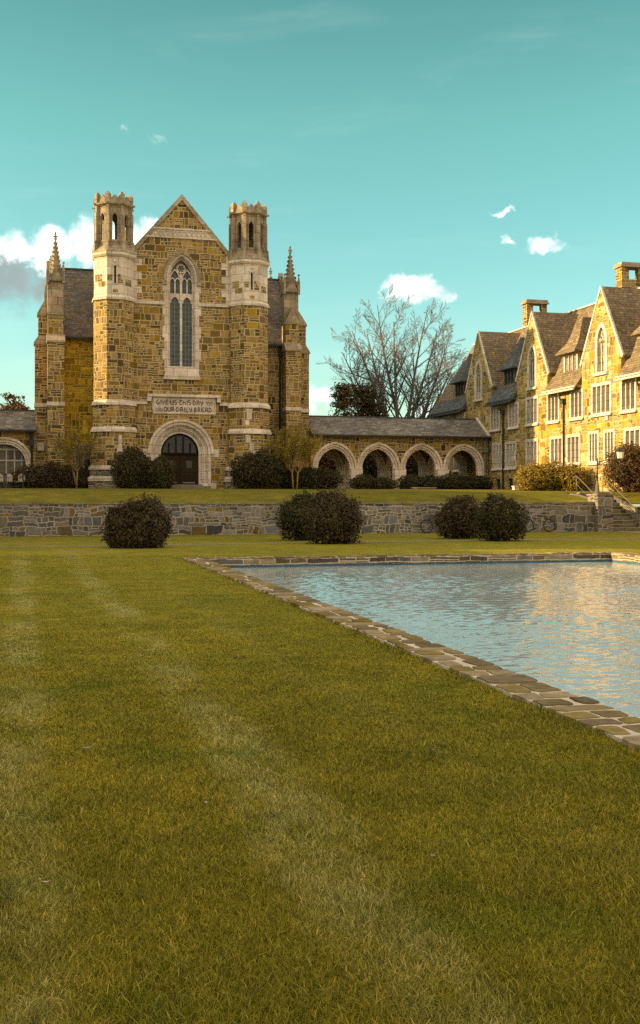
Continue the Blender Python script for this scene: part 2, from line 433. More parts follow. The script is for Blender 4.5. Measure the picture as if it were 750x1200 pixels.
def lawnmat(name, blades=False):
    """mown grass: pale mowing stripes along the court, drier and greener patches, worn spots"""
    t = NT(name)
    pos = t.geo('Position'); px, py, pz = t.sep(pos)
    wob = t.noise(t.comb(t.m('MULTIPLY', px, .5), t.m('MULTIPLY', py, .22), 0.0), 1.0, 3)
    xx = t.m('ADD', px, t.m('MULTIPLY', t.m('SUBTRACT', wob, .5), .75))
    s = t.m('SINE', t.m('MULTIPLY', t.m('SUBTRACT', xx, 1.05), 2 * math.pi / 1.45))
    s = t.ss(s, .1, 1.05)
    pat = t.noise(t.comb(px, t.m('MULTIPLY', py, .45), 0.0), 1.1, 5, .62)
    fade = t.m('SUBTRACT', 1.0, t.ss(px, 1.9, 3.1))
    s = t.m('MULTIPLY', t.m('MULTIPLY', s, fade), t.ss(pat, .32, .62))
    s = t.m('MULTIPLY', s, t.m('SUBTRACT', 1.0, t.ss(py, 32.0, 40.0)))
    big = t.noise(pos, .21, 4, .6); mid = t.noise(pos, 1.9, 5, .65); fine = t.noise(pos, 26.0, 4, .7)
    col = t.mix(t.ss(big, .35, .65), (.252, .203, .014), (.318, .247, .02))
    col = t.mix(t.ss(mid, .38, .66), t.mix(1.0, col, (.74, .77, .75), 'MULTIPLY'), col)
    col = t.mix(t.m('MULTIPLY', t.m('MULTIPLY', s, t.ss(t.noise(t.comb(px, t.m('MULTIPLY', py, .5), 7.0), 6.0, 4, .6), .25, .6)), .54), col, (.47, .40, .15))
    col = t.mix(t.ss(t.noise(pos, .75, 4, .62), .5, .68), col, t.mix(1.0, col, (.76, .88, .74), 'MULTIPLY'))
    worn = t.m('MULTIPLY', t.ss(t.noise(t.comb(px, t.m('MULTIPLY', py, .6), 3.0), 1.5, 4, .55), .67, .73), .36)
    col = t.mix(worn, col, (.045, .035, .014))
    far = t.ss(py, 33.0, 60.0)
    if blades:
        r = t.new('ShaderNodeAttribute', attribute_name='rnd').outputs['Fac']
        tip = t.new('ShaderNodeAttribute', attribute_name='tip').outputs['Fac']
        col = t.mix(1.0, col, t.ramp(r, [(0, (.36, .40, .36)), (.45, (.95, .97, .85)), (.85, (1.45, 1.4, 1.2)), (.95, (1.8, 1.65, 2.2)), (1, (2.4, 2.1, 3.6))]), 'MULTIPLY')
        p = t.new('ShaderNodeBsdfPrincipled'); t.put(p.inputs['Base Color'], col)
        p.inputs['Roughness'].default_value = .6; p.inputs['Specular IOR Level'].default_value = .25
        tr = t.new('ShaderNodeBsdfTranslucent'); t.put(tr.inputs[0], col)
        mx = t.new('ShaderNodeMixShader'); mx.inputs[0].default_value = .3
        t.t.links.new(p.outputs[0], mx.inputs[1]); t.t.links.new(tr.outputs[0], mx.inputs[2])
        o = t.new('ShaderNodeOutputMaterial'); t.t.links.new(mx.outputs[0], o.inputs[0])
        return t.mat
    col = t.mix(1.0, col, t.ramp(fine, [(.28, (.5, .52, .5)), (.72, (1.35, 1.32, 1.25))]), 'MULTIPLY')
    streak = t.noise(t.comb(t.m('MULTIPLY', px, .35), py, 5.0), 1.3, 5, .65)
    col = t.mix(far, col, t.mix(1.0, col, t.ramp(streak, [(.3, (.38, .40, .38)), (.66, (.76, .74, .72))]), 'MULTIPLY'))
    h = t.m('ADD', fine, t.m('MULTIPLY', t.noise(pos, 9.0, 3), .8))
    return t.out(col, .9, t.bump(h, .7, .05), .1)
M['lawn'] = lawnmat('mown_grass'); M['blades'] = lawnmat('grass_blades', True)

g = MB()
def patch(xs, ys, fx=None, fz=None):
    vs = []; fs = []
    for y in ys:
        for x in xs:
            xx = fx(x, y) if fx else x
            vs.append((xx, y, fz(xx, y) if fz else 0.0))
    n = len(xs)
    for j in range(len(ys) - 1):
        for i in range(n - 1):
            fs.append((j * n + i, j * n + i + 1, (j + 1) * n + i + 1, (j + 1) * n + i))
    g.add(vs, fs)
ysn = [-300, -60, PY0] + list(np.linspace(PY0, PY1, 30)[1:])
lf = lambda x, y: x if x < 0 else pool_x(y) + .04
patch([-400, -100, -30, -12, -6, -2, 9], ysn, lf)
patch([18.36, 24, 40, 100, 400], ysn)
patch([-400, -100, -30, -12, -6, -2, pool_x(PY1) + .04, 11, 18.36, 24, 40, 100, 400], [PY1 - .04 + .04, 35, 42, 48, 53.2])
patch([pool_x(PY0) + .04, 11, 18.36], [-300, -60, PY0])
ty = [53.2, 53.4, 54.2, 55.2, 56.2, 57.2, 60, 66, 72, 77, 90, 120, 200, 600]
patch([-400, -100, -30, -10, 0, 10, 20, 29.6], ty, None, lambda x, y: terrace_z(x, y))
patch([29.6, 30.1, 31.9, 32.2], [56.6, 57.2, 60, 66, 72, 77, 90, 120, 200, 600], None, lambda x, y: max(terrace_z(0, y), 2.06))
patch([32.2, 36, 44, 60, 100, 400], [54.2, 55.2, 56.2, 57.2, 60, 66, 72, 77, 90, 120, 200, 600], None, lambda x, y: terrace_z(32, y))
patch([32.2, 40, 100, 400], [53.2, 54.2], None, lambda x, y: 1.2)
lawn = struct(obj('lawn', g, M['lawn']), 'mown olive green lawn with pale mowing stripes', 'lawn')

p = MB()
n = 24
for i in range(n):
    xa, xb = -30 + 63.5 * i / n, -30 + 63.5 * (i + 1) / n
    ya, yb = 40.2 + .075 * (xa + 15), 40.2 + .075 * (xb + 15)
    w0 = .42 + .06 * math.sin(i * 2.1); w1 = .42 + .06 * math.sin(i * 2.1 + 2.1)
    p.add([(xa, ya - w0, .006), (xb, yb - w1, .006), (xb, yb + w1, .006), (xa, ya + w0, .006)], [(0, 1, 2, 3)])
p.add([(29.4, 43.9, .010), (33.5, 44.1, .010), (32.4, 52.7, .010), (29.9, 52.7, .010)], [(0, 1, 2, 3)])
struct(obj('path', p, M['path']), 'narrow pale gravel path between the shrubs', 'path')

# ------------------------------------------------------------------ pool
WZ = -.24
pool = empty('reflecting_pool', (11, 12, 0))
tag(pool, 'long stone edged reflecting pool sunk in the lawn', 'pool')
c = MB()
ye = list(np.linspace(PY0, PY1, 42))
for i in range(len(ye) - 1):
    y0, y1 = ye[i], ye[i + 1]
    j0 = .03 * math.sin(i * 3.1); j1 = .03 * math.sin((i + 1) * 3.1)
    a0, a1 = pool_x(y0) + j0 * .6, pool_x(y1) + j1 * .6; b0, b1 = pool_x(y0) + .5, pool_x(y1) + .5
    z = .034
    c.add([(a0, y0, z), (b0, y0, z), (b1, y1, z), (a1, y1, z), (a0, y0, -.05), (a1, y1, -.05), (b0, y0, -.06), (b1, y1, -.06)],
          [(0, 1, 2, 3), (0, 3, 5, 4), (1, 6, 7, 2)])
xl = pool_x(PY1) + .5
c.add([(pool_x(PY1), PY1 - .5, .037), (18.35, PY1 - .5, .037), (18.35, PY1 + .02, .037), (pool_x(PY1), PY1 + .02, .037), (pool_x(PY1), PY1 + .02, -.05), (18.35, PY1 + .02, -.05)], [(0, 1, 2, 3), (3, 2, 5, 4)])
c.add([(17.9, PY0, .026), (18.36, PY0, .026), (18.36, PY1 - .5, .026), (17.9, PY1 - .5, .026)], [(0, 1, 2, 3)])
M['mortar'] = plain('pale_mortar', (.55, .44, .33), .98, .25, 6.0, spec=.05)
obj('coping', c, M['mortar'], pool)
def flags(name, rows, top):
    """rows of irregular flat slabs; each slab is given by its four plan corners"""
    vs, fs, rv = [], [], []
    for q_ in rows:
        cx_, cy_ = sum(p_[0] for p_ in q_) / 4, sum(p_[1] for p_ in q_) / 4
        ring = []
        for i in range(4):
            a_, b_ = Vector(q_[i]), Vector(q_[(i + 1) % 4])
            for f_ in (.12, .5, .88): ring.append(a_.lerp(b_, f_) + Vector((random.uniform(-.016, .016), random.uniform(-.016, .016))))
        n_ = len(ring); o_ = len(vs); h_ = top + random.uniform(.0, .012); tx_, ty2 = random.uniform(-.01, .01), random.uniform(-.01, .01)
        for z_ in (top - .04, h_):
            for p_ in ring:
                k_ = 1.0 if z_ < h_ - .01 else .985
                vs.append((cx_ + (p_[0] - cx_) * k_, cy_ + (p_[1] - cy_) * k_, z_ + (0 if z_ < h_ - .01 else (p_[0] - cx_) * tx_ + (p_[1] - cy_) * ty2)))
        fs.append(tuple(o_ + n_ + i for i in range(n_))); fs += [(o_ + i, o_ + (i + 1) % n_, o_ + n_ + (i + 1) % n_, o_ + n_ + i) for i in range(n_)]
        rv += [random.random()] * (2 * n_)
    ob = obj(name, MB().add(vs, fs), M['flag'], pool)
    at_ = ob.data.attributes.new('rnd', 'FLOAT', 'POINT'); at_.data.foreach_set('value', rv)
    return ob
def flag_run(p0, d, nrm, length, width):
    out_ = []; s_ = 0.0; g_ = .03
    P_ = lambda a_, b_: (p0[0] + d[0] * a_ + nrm[0] * b_, p0[1] + d[1] * a_ + nrm[1] * b_)
    while s_ < length:
        L_ = min(random.uniform(.20, .52), length - s_)
        if L_ < .15: break
        e0, e1 = (random.uniform(-.03, .015), width + random.uniform(-.02, .025))
        sk = random.uniform(-.05, .05)
        if random.random() < .8:
            m_ = width * random.uniform(.32, .68); m2 = m_ + random.uniform(-.05, .05)
            sp = [(0, 1)] if random.random() < .5 or L_ < .5 else [(0, random.uniform(.35, .65))]
            if sp[0][1] < 1: sp.append((sp[0][1], 1))
            for a_, b_ in sp: out_.append([P_(s_ + L_ * a_ + g_, e0), P_(s_ + L_ * b_ - g_, e0), P_(s_ + L_ * b_ - g_, m_ - g_), P_(s_ + L_ * a_ + g_, m_ - g_)])
            sp = [(0, 1)] if random.random() < .5 or L_ < .5 else [(0, random.uniform(.35, .65))]
            if sp[0][1] < 1: sp.append((sp[0][1], 1))
            for a_, b_ in sp: out_.append([P_(s_ + L_ * a_ + g_, m2 + g_), P_(s_ + L_ * b_ - g_, m2 + g_), P_(s_ + L_ * b_ - g_, e1), P_(s_ + L_ * a_ + g_, e1)])
        else:
            out_.append([P_(s_ + g_, e0), P_(s_ + L_ - g_ + sk, e0), P_(s_ + L_ - g_, e1), P_(s_ + g_ + sk * .5, e1)])
        s_ += L_
    return out_
dl = Vector((.0136, 1.0)).normalized()
flags('flagstone', flag_run((pool_x(PY0), PY0), dl, (dl.y, -dl.x), PY1 - PY0 - .5, .5), .039)
flags('flagstone', flag_run((pool_x(PY1), PY1 - .5), (1, 0), (0, 1), 18.36 - pool_x(PY1), .5), .042)
flags('flagstone', flag_run((17.9, PY0), (0, 1), (1, 0), PY1 - PY0 - .5, .46), .038)
w = MB()
w.add([(xl, PY1 - .5, .03), (17.9, PY1 - .5, .03), (17.9, PY1 - .5, -1.2), (xl, PY1 - .5, -1.2)], [(0, 1, 2, 3)])
w.add([(17.9, PY1 - .5, .026), (17.9, PY0, .026), (17.9, PY0, -1.2), (17.9, PY1 - .5, -1.2)], [(0, 1, 2, 3)])
w.add([(pool_x(PY0) + .5, PY0, -.06), (xl, PY1 - .5, -.06), (xl, PY1 - .5, -1.2), (pool_x(PY0) + .5, PY0, -1.2)], [(0, 1, 2, 3)])
w.add([(pool_x(PY0) + .5, PY0, .05), (17.9, PY0, .05), (17.9, PY0, -1.2), (pool_x(PY0) + .5, PY0, -1.2)], [(0, 1, 2, 3)])
obj('basin_wall', w, M['pool_stone'], pool, fix=False)
b = MB()
b.box(xl + .02, 17.88, PY1 - .52, PY1 - .503, WZ - .2, WZ + .055); b.box(17.88, 17.897, PY0, PY1 - .53, WZ - .2, WZ + .055)
obj('waterline_band', b, M['pool_blue'], pool)

t = NT('pool_water')
pos = t.geo('Position'); px, py, pz = t.sep(pos)
n1 = t.noise(t.comb(t.m('MULTIPLY', px, .55), py, 0.0), 4.2, 3, .6, .6)
n2 = t.noise(t.comb(t.m('MULTIPLY', px, .8), t.m('MULTIPLY', py, 1.1), 4.0), 9.0, 3, .6)
n3 = t.noise(t.comb(px, py, 9.0), .5, 2, .5)
h = t.m('ADD', t.m('MULTIPLY', n1, 1.0), t.m('ADD', t.m('MULTIPLY', n2, .5), t.m('MULTIPLY', n3, .8)))
M['water'] = t.out((.335, .38, .38), .02, t.bump(t.noise(pos, 14.0, 3, .6), .5, .006), .5, IOR=1.55)
def make_water():
    """wind ripples as real relief: many short crossing waves, calmer under the far wall"""
    ys_ = np.concatenate([np.arange(PY0, 4.0, .5), np.arange(4.0, 16.0, .03), np.arange(16.0, PY1 - .5, .055), [PY1 - .5]])
    m_ = 420; x0_ = np.array([pool_x(y_) + .49 for y_ in ys_]); f_ = np.linspace(0, 1, m_)
    X_ = x0_[:, None] + (17.9 - x0_)[:, None] * f_[None]; Y_ = np.repeat(ys_[:, None], m_, 1)
    Z_ = np.zeros_like(X_); r_ = np.random.default_rng(5)
    n_ = 64
    for i in range(n_):
        lam = .10 * (.55 / .10) ** (r_.random() ** 1.15); th = r_.normal(math.pi / 2, .55); k_ = 2 * math.pi / lam
        slope = .165 * math.sqrt(2.0 / n_) * (1.15 if lam < .4 else .8)
        ph = r_.random() * 6.28 + 1.1 * np.sin(X_ * r_.uniform(.3, 1.1) + r_.random() * 6) + 1.1 * np.sin(Y_ * r_.uniform(.3, 1.1) + r_.random() * 6)
        Z_ += slope / k_ * np.sin(k_ * (X_ * math.cos(th) + Y_ * math.sin(th)) + ph)
    env = np.clip((PY1 - .5 - Y_) / 14.0, 0, 1) ** .7 * .72 + .28
    env *= .75 + .35 * np.sin(X_ * .55 + 1.3 * np.sin(Y_ * .31)) * np.sin(Y_ * .42 + np.sin(X_ * .4))
    Z_ *= env
    n1_, n2_ = Z_.shape
    co_ = np.stack([X_, Y_, Z_ + WZ], -1).reshape(-1, 3).astype(np.float32)
    idx = np.arange(n1_ * n2_, dtype=np.int32).reshape(n1_, n2_)
    q_ = np.stack([idx[:-1, :-1], idx[:-1, 1:], idx[1:, 1:], idx[1:, :-1]], -1).reshape(-1, 4)
    me = bpy.data.meshes.new('water'); me.vertices.add(len(co_)); me.vertices.foreach_set('co', co_.ravel())
    me.loops.add(q_.size); me.loops.foreach_set('vertex_index', q_.ravel())
    me.polygons.add(len(q_)); me.polygons.foreach_set('loop_start', np.arange(0, q_.size, 4, dtype=np.int32))
    me.update(calc_edges=True); me.polygons.foreach_set('use_smooth', [True] * len(q_)); me.materials.append(M['water'])
    o_ = bpy.data.objects.new('water', me); C.objects.link(o_)
    return o_
struct(make_water(), 'rippled teal pool water reflecting the sky', 'water')

# ------------------------------------------------------------------ retaining wall, pier, stair
rw = empty('retaining_wall', (14, 53.2, 0))
tag(rw, 'long low grey rubble wall holding up the upper lawn', 'wall')
obj('wall_face', MB().box(-60, 29.25, WALL_Y0, WALL_Y1, -.3, 1.47), M['grey_stone'], rw)
cap = MB(); x = -60
while x < 29.2:
    L = random.uniform(.9, 1.9); x1 = min(x + L, 29.22); zt = 1.55 + random.uniform(-.015, .015)
    cap.box(x + .008, x1 - .008, WALL_Y0 - .035 + random.uniform(-.015, .015), WALL_Y1 + .02, 1.474, zt); x = x1
obj('wall_cap', cap, M['paving'], rw)
rw2 = empty('retaining_wall', (38, 53.6, 0))
tag(rw2, 'shorter grey rubble wall right of the stone steps', 'wall')
obj('wall_face', MB().box(32.0, 70, 53.1, 53.7, -.3, 1.24), M['grey_stone'], rw2)
obj('wall_cap', MB().box(31.98, 70, 53.06, 53.73, 1.243, 1.31), M['paving'], rw2)
obj('stair_flank', MB().prism([(53.7, -.1), (56.7, -.1), (56.7, 2.08), (53.7, 1.2)], YZ, 32.0, 32.3), M['grey_stone'], rw2)
pier = empty('stone_pier', (29.65, 53.0, 0))
tag(pier, 'square grey stone pier ending the wall beside the steps', 'pier')
obj('shaft', MB().box(29.2, 30.1, 52.55, 53.6, -.2, 1.9), M['grey_stone'], pier)
obj('cap', MB().box(29.14, 30.16, 52.5, 53.65, 1.9, 1.985), M['paving'], pier)
obj('flank', MB().prism([(53.6, -.1), (56.7, -.1), (56.7, 2.05), (53.6, 1.55)], YZ, 29.72, 30.08), M['grey_stone'], pier)
st = MB(); NS = 11
for i in range(NS):
    st.box(30.09, 31.99, 53.0 + .32 * i, 57.0, i * 2.07 / NS - .02, (i + 1) * 2.07 / NS - .035)
stair = empty('stone_steps', (31, 55, 0))
tag(stair, 'flight of mossy stone steps climbing to the upper lawn', 'steps')
M['step_stone'] = masonry('step_stone', 1.1, .188, [(.15, .12, .055), (.19, .15, .08), (.12, .095, .05), (.21, .18, .13)], (.06, .05, .03), .03, nmax=1)
obj('treads', st, M['step_stone'], stair)
nose = MB()
for i in range(NS):
    nose.box(30.09, 31.99, 52.97 + .32 * i, 53.33 + .32 * i, (i + 1) * 2.07 / NS - .032, (i + 1) * 2.07 / NS)
M['step_top'] = plain('step_top', (.34, .27, .15), .9, .35, 5.0)
obj('tread_slab', nose, M['step_top'], stair)

def handrail(x, label):
    r = empty('handrail', (x, 55, 1))
    tag(r, label, 'handrail', 'metal handrails of the stone steps')
    top = (x, 56.75, 2.06); zt = 3.0
    obj('rail', MB().tube([(x, 57.05, 2.75), (x, 57.05, 2.96), (x, 56.95, zt), (x, 56.7, zt), (x, 53.1, 1.12), (x, 52.95, 1.08), (x, 52.9, .95)], .026, 6), M['steel'], r, True)
    obj('lower_rail', MB().tube([(x, 56.75, 2.55), (x, 53.15, .66)], .018, 6), M['steel'], r, True)
    for y, zb, ztp in ((56.75, 2.0, zt), (53.1, .1, 1.1)):
        obj('post', MB().tube([(x, y, zb), (x, y, ztp)], .026, 6), M['steel'], r, True)
handrail(30.2, 'grey metal handrail nearer the pier topped by the lamp')
handrail(31.85, 'grey metal handrail on the far side of the steps from the pier')

lp = empty('lamp_post', (29.5, 52.95, 1.985))
tag(lp, 'slim dark lamp post with side arm on the stone pier', 'lamp post')
X, Y, Z = 29.42, 53.0, 1.985
obj('base', MB().ngon(X, Y, [(Z, .16), (Z + .08, .16), (Z + .12, .11), (Z + .45, .085), (Z + .5, .06), (Z + .7, .045)], 8), M['steel'], lp)
obj('pole', MB().tube([(X, Y, Z + .65), (X, Y, Z + 1.9)], .035, 8), M['iron'], lp, True)
a = MB().tube([(X, Y, Z + 1.72), (X + 1.36, Y, Z + 1.88)], .022, 6).tube([(X, Y, Z + 1.3), (X + .3, Y, Z + 1.62), (X + .75, Y, Z + 1.78)], .016, 6)
a.torus((X + .2, Y, Z + 1.64), .09, .014, (1, 0, 0), (0, 0, 1), 16, 5)
obj('arm', a, M['iron'], lp, True)
ln = obj('lantern', MB().ngon(X + 1.36, Y, [(Z + 1.86, .05), (Z + 1.9, .13), (Z + 2.25, .17)], 6), M['lamp_glass'], lp)
obj('cap', MB().ngon(X + 1.36, Y, [(Z + 2.25, .2), (Z + 2.3, .18), (Z + 2.42, .05), (Z + 2.5, .02)], 6), M['iron'], ln)

# ------------------------------------------------------------------ dining hall
H = empty('dining_hall', (11.1, 81, 2.4))
tag(H, 'collegiate gothic dining hall of brown ashlar with twin turrets', 'hall')
CX = 11.1; FY = 80.0
# front gable wall with the portal and great window cut through
PC = 11.03
portal_hole = arch(PC, 2.0, 5.05, 1.38, 1.42, .8)
gw_hole = [(x, z) for x, z in arch(CX, 10.75, 17.7, .8, 1.35, .3)]
outer = [(7.3, 1.9), (14.9, 1.9), (14.9, 19.0), (CX, 23.35), (7.3, 19.0)]
# the portal foot meets the outline's foot: cut it as a notch
ph = portal_hole[1:-1]
outer_n = [(7.3, 1.9), (ph[0][0], 1.9)] + ph + [(ph[-1][0], 1.9), (14.9, 1.9), (14.9, 19.0), (CX, 23.35), (7.3, 19.0)]
hw = obj('front_wall', MB().prism(outer_n, XZ, FY, FY + .9, [gw_hole]), M['hall_stone'], H)
obj('rear_shade_block', MB().box(7.6, 14.6, 92.7, 111.8, 1.9, 18.6), M['hall_stone'], H)  # unseen block added behind to keep the dormitory's far end in shade
obj('side_wall', MB().box(7.5, 8.2, FY + .9, 83, 1.9, 18.9), M['hall_stone'], H); obj('side_wall', MB().box(14.0, 14.7, FY + .9, 83, 1.9, 18.9), M['hall_stone'], H)
obj('nave_roof', MB().prism([(7.2, 18.55), (CX, 23.05), (15.0, 18.55)], XZ, FY + .9, 112), M['slate'], H)
# gable coping
for s in (-1, 1):
    cp = MB()
    cp.prism([(CX + s * 4.0, 18.62), (CX, 23.28), (CX, 23.72), (CX + s * 4.3, 18.75)], XZ, FY - .1, FY + 1.0)
    obj('gable_coping', cp, M['limestone_warm'], H)
# frieze
fz = MB().prism([(CX - 2.55, 20.5), (CX + 2.55, 20.5), (CX + 1.95, 21.22), (CX - 1.95, 21.22)], XZ, FY - .04, FY + .1)
for z in (20.5, 21.12): fz.box(CX - 2.55 + (.5 if z > 21 else 0), CX + 2.55 - (.5 if z > 21 else 0), FY - .11, FY - .042, z, z + .1)
k = -2.2
while k < 2.05:
    for s in (1, -1):
        x0 = CX + k + (0 if s > 0 else .34); x1 = CX + k + (.34 if s > 0 else 0)
        fz.tube([(x0, FY - .06, 20.62), (x1, FY - .06, 21.1)], .045, 4)
    k += .34
obj('frieze', fz, M['limestone'], H)
# string course at mid height and lower string
for x0, x1, z in ((7.4, 9.94, 15.68), (12.26, 14.8, 15.68), (7.4, 8.62, 8.5), (13.85, 14.8, 8.5)): obj('string_course', MB().box(x0, x1, FY - .1, FY + .1, z, z + .23), M['limestone'], H)
# quoins where the gable wall meets the turrets
for s in (-1, 1):
    q = MB()
    for i in range(7):
        wdt = .75 if i % 2 else .4
        xa = CX + s * 3.62; xb = CX + s * (3.62 - wdt)
        q.box(min(xa, xb), max(xa, xb), FY - .025, FY + .1, 15.92 + i * .5, 15.92 + i * .5 + .485)
    obj('quoin', q, M['limestone'], H)


# great window
gw = MB()
A = lambda o, z0=10.95: arch(CX, z0, 17.7, .8, 1.35, o)
gw.strip(A(0), A(.09), XZ, FY + .38, FY + .7)
gw.strip(A(.091), A(.18), XZ, FY + .2, FY + .7)
gw.strip(A(.181), A(.34), XZ, FY - .02, FY + .7)
i = 0
z = 10.9
while z < 17.35:
    hgt = .82; wd = .26 if i % 2 else .12
    for s in (-1, 1):
        xa, xb = CX + s * (.8 + .342), CX + s * (.8 + .34 + wd)
        gw.box(min(xa, xb), max(xa, xb), FY - .022, FY + .12, z, z + hgt - .012)
    z += hgt; i += 1
gw.prism([(CX - 1.36, 10.32), (CX + 1.36, 10.32), (CX + 1.18, 10.95), (CX - 1.18, 10.95)], XZ, FY - .16, FY + .7)
gw.box(CX - 1.1, CX + 1.1, FY - .05, FY + .7, 10.951, 11.28)
great = obj('great_window', gw, M['limestone'], H)
hd = MB().strip(arch(CX, 17.3, 17.7, .8, 1.35, .342), arch(CX, 17.3, 17.7, .8, 1.35, .5), XZ, FY - .14, FY + .1)
for s in (-1, 1): hd.box(CX + s * 1.24 - .15, CX + s * 1.24 + .15, FY - .2, FY + .1, 17.12, 17.36)
obj('hood_mould', hd, M['limestone_warm'], great)
tr = MB()
def bar(x0, x1, z0, z1, y=FY + .42): tr.box(x0, x1, y, y + .16, z0, z1)
bar(CX - .085, CX + .085, 11.28, 18.05)
for s in (-1, 1):
    c_ = CX + s * .44
    bar(c_ - .05, c_ + .05, 16.5, 17.6, FY + .435)
    tr.strip(arch(c_, 15.9, 15.95, .28, .42, 0, 6), arch(c_, 15.9, 15.95, .28, .42, .1, 6), XZ, FY + .44, FY + .57)
    # spandrel web with a pierced foil over each lower light
    tr.prism([(c_ - .355, 15.95), (c_ - .28, 15.95)] + [(c_ - .28 + .28 * (1 - math.cos(a_)), 15.95 + .40 * math.sin(a_)) for a_ in np.linspace(0.2, 1.45, 6)] + [(c_, 16.62), (c_ - .355, 16.62)], XZ, FY + .46, FY + .55)
    tr.prism([(c_ + .355, 15.95), (c_ + .28, 15.95)] + [(c_ + .28 - .28 * (1 - math.cos(a_)), 15.95 + .40 * math.sin(a_)) for a_ in np.linspace(0.2, 1.45, 6)] + [(c_, 16.62), (c_ + .355, 16.62)], XZ, FY + .46, FY + .55)
    for q_ in (-1, 1):
        cc_ = c_ + q_ * .19
        tr.strip(arch(cc_, 17.4, 17.45, .14, .24, 0, 5), arch(cc_, 17.4, 17.45, .14, .24, .075, 5), XZ, FY + .44, FY + .57)
    tr.strip(arch(c_, 17.4, 17.5, .33, .78, 0, 7), arch(c_, 17.4, 17.5, .33, .78, .09, 7), XZ, FY + .43, FY + .58)
tr.torus((CX, FY + .5, 18.43), .3, .055, (1, 0, 0), (0, 0, 1), 20, 5)
for k in range(6):
    a_ = k * math.pi / 3 + math.pi / 6
    tr.tube([(CX + .3 * math.cos(a_), FY + .5, 18.43 + .3 * math.sin(a_)), (CX + .13 * math.cos(a_), FY + .5, 18.43 + .13 * math.sin(a_))], [.05, .03], 5)
obj('tracery', tr, M['limestone'], great)
obj('pane', MB().prism(A(.05), XZ, FY + .6, FY + .63), M['great_glass'], great)

# portal: stepped pointed mouldings, plinths, doors under a glazed tympanum
pt = MB()
PA = lambda o, z0=2.75: arch(PC, z0, 5.05, 1.38, 1.42, o)
for o0, o1, y0 in ((0, .2, FY + .52), (.201, .3, FY + .4), (.301, .5, FY + .26), (.501, .6, FY + .14), (.601, .82, FY - .03)):
    pt.strip(PA(o0), PA(o1), XZ, y0, FY + .88)
for s in (-1, 1):
    xa, xb = PC + s * 1.40, PC + s * 2.55
    pt.box(min(xa, xb), max(xa, xb), FY - .22, FY + .1, 2.2, 2.85)
    xa, xb = PC + s * 2.22, PC + s * 2.75
    pt.box(min(xa, xb), max(xa, xb), FY - .03, FY + .1, 4.75, 5.3)
portal = obj('portal', pt, M['limestone'], H)
hd = MB().strip(PA(.822, 4.95), PA(1.0, 4.95), XZ, FY - .15, FY + .1)
obj('hood_mould', hd, M['limestone'], portal)
for s in (-1, 1):
    sh = MB()
    for o, y in ((.25, FY + .36), (.55, FY + .10)):
        sh.tube([(PC + s * (1.38 + o), y, 2.9), (PC + s * (1.38 + o), y, 5.05)], .055, 7)
    obj('jamb_shaft', sh, M['limestone'], portal)
obj('threshold', MB().box(PC - 2.3, PC + 2.0, FY - 1.3, FY + .5, 2.3, 2.62).box(PC - 1.7, PC + 1.5, FY - .6, FY + .7, 2.62, 2.745), M['paving'], portal)
tym = MB().strip(arch(PC, 4.98, 5.05, 1.38, 1.42, -.13), PA(.0, 4.98), XZ, FY + .62, FY + .74)
tym.box(PC - 1.37, PC + 1.37, FY + .6, FY + .76, 4.86, 5.06)
for xx in (-.78, -.26, .26, .78): tym.box(PC + xx - .045, PC + xx + .045, FY + .63, FY + .75, 5.06, 6.2 if abs(xx) < .5 else 5.8)
obj('interior_dark_sheet', MB().box(PC - 2.2, PC + 2.2, FY + 1.0, FY + 1.05, 2.3, 7.5), M['dark'], H)  # dark sheet behind the doors, standing in for the unlit room
tp = obj('tympanum', tym, M['wood_dark'], H)
obj('pane', MB().prism(arch(PC, 5.0, 5.05, 1.36, 1.4, -.02), XZ, FY + .72, FY + .735), M['pane_dark'], tp)
for s in (-1, 1):
    dl = MB().box(min(PC + s * .012, PC + s * 1.36), max(PC + s * .012, PC + s * 1.36), FY + .66, FY + .74, 2.75, 4.86)
    for x0, x1, z0, z1 in ((.06, .16, 2.8, 4.8), (1.2, 1.3, 2.8, 4.8), (.161, 1.199, 4.66, 4.8), (.161, 1.199, 3.66, 3.78), (.161, 1.199, 2.8, 2.98)):
        xa, xb = PC + s * x0, PC + s * x1
        dl.box(min(xa, xb), max(xa, xb), FY + .63, FY + .661, z0, z1)
    d_ = obj('door', dl, M['wood'], H)
    obj('handle', MB().tube([(PC + s * .12, FY + .59, 3.55), (PC + s * .12, FY + .59, 3.95)], .02, 6).box(PC + s * .12 - .03, PC + s * .12 + .03, FY + .595, FY + .63, 3.5, 3.56), M['iron'], d_)
    obj('pane', MB().box(PC + s * .7 - .2, PC + s * .7 + .2, FY + .645, FY + .655, 3.95, 4.5), M['pane_dark'], d_)
    obj('kick_plate', MB().box(PC + s * .68 - .45, PC + s * .68 + .45, FY + .62, FY + .629, 2.84, 2.94), M['steel'], d_)

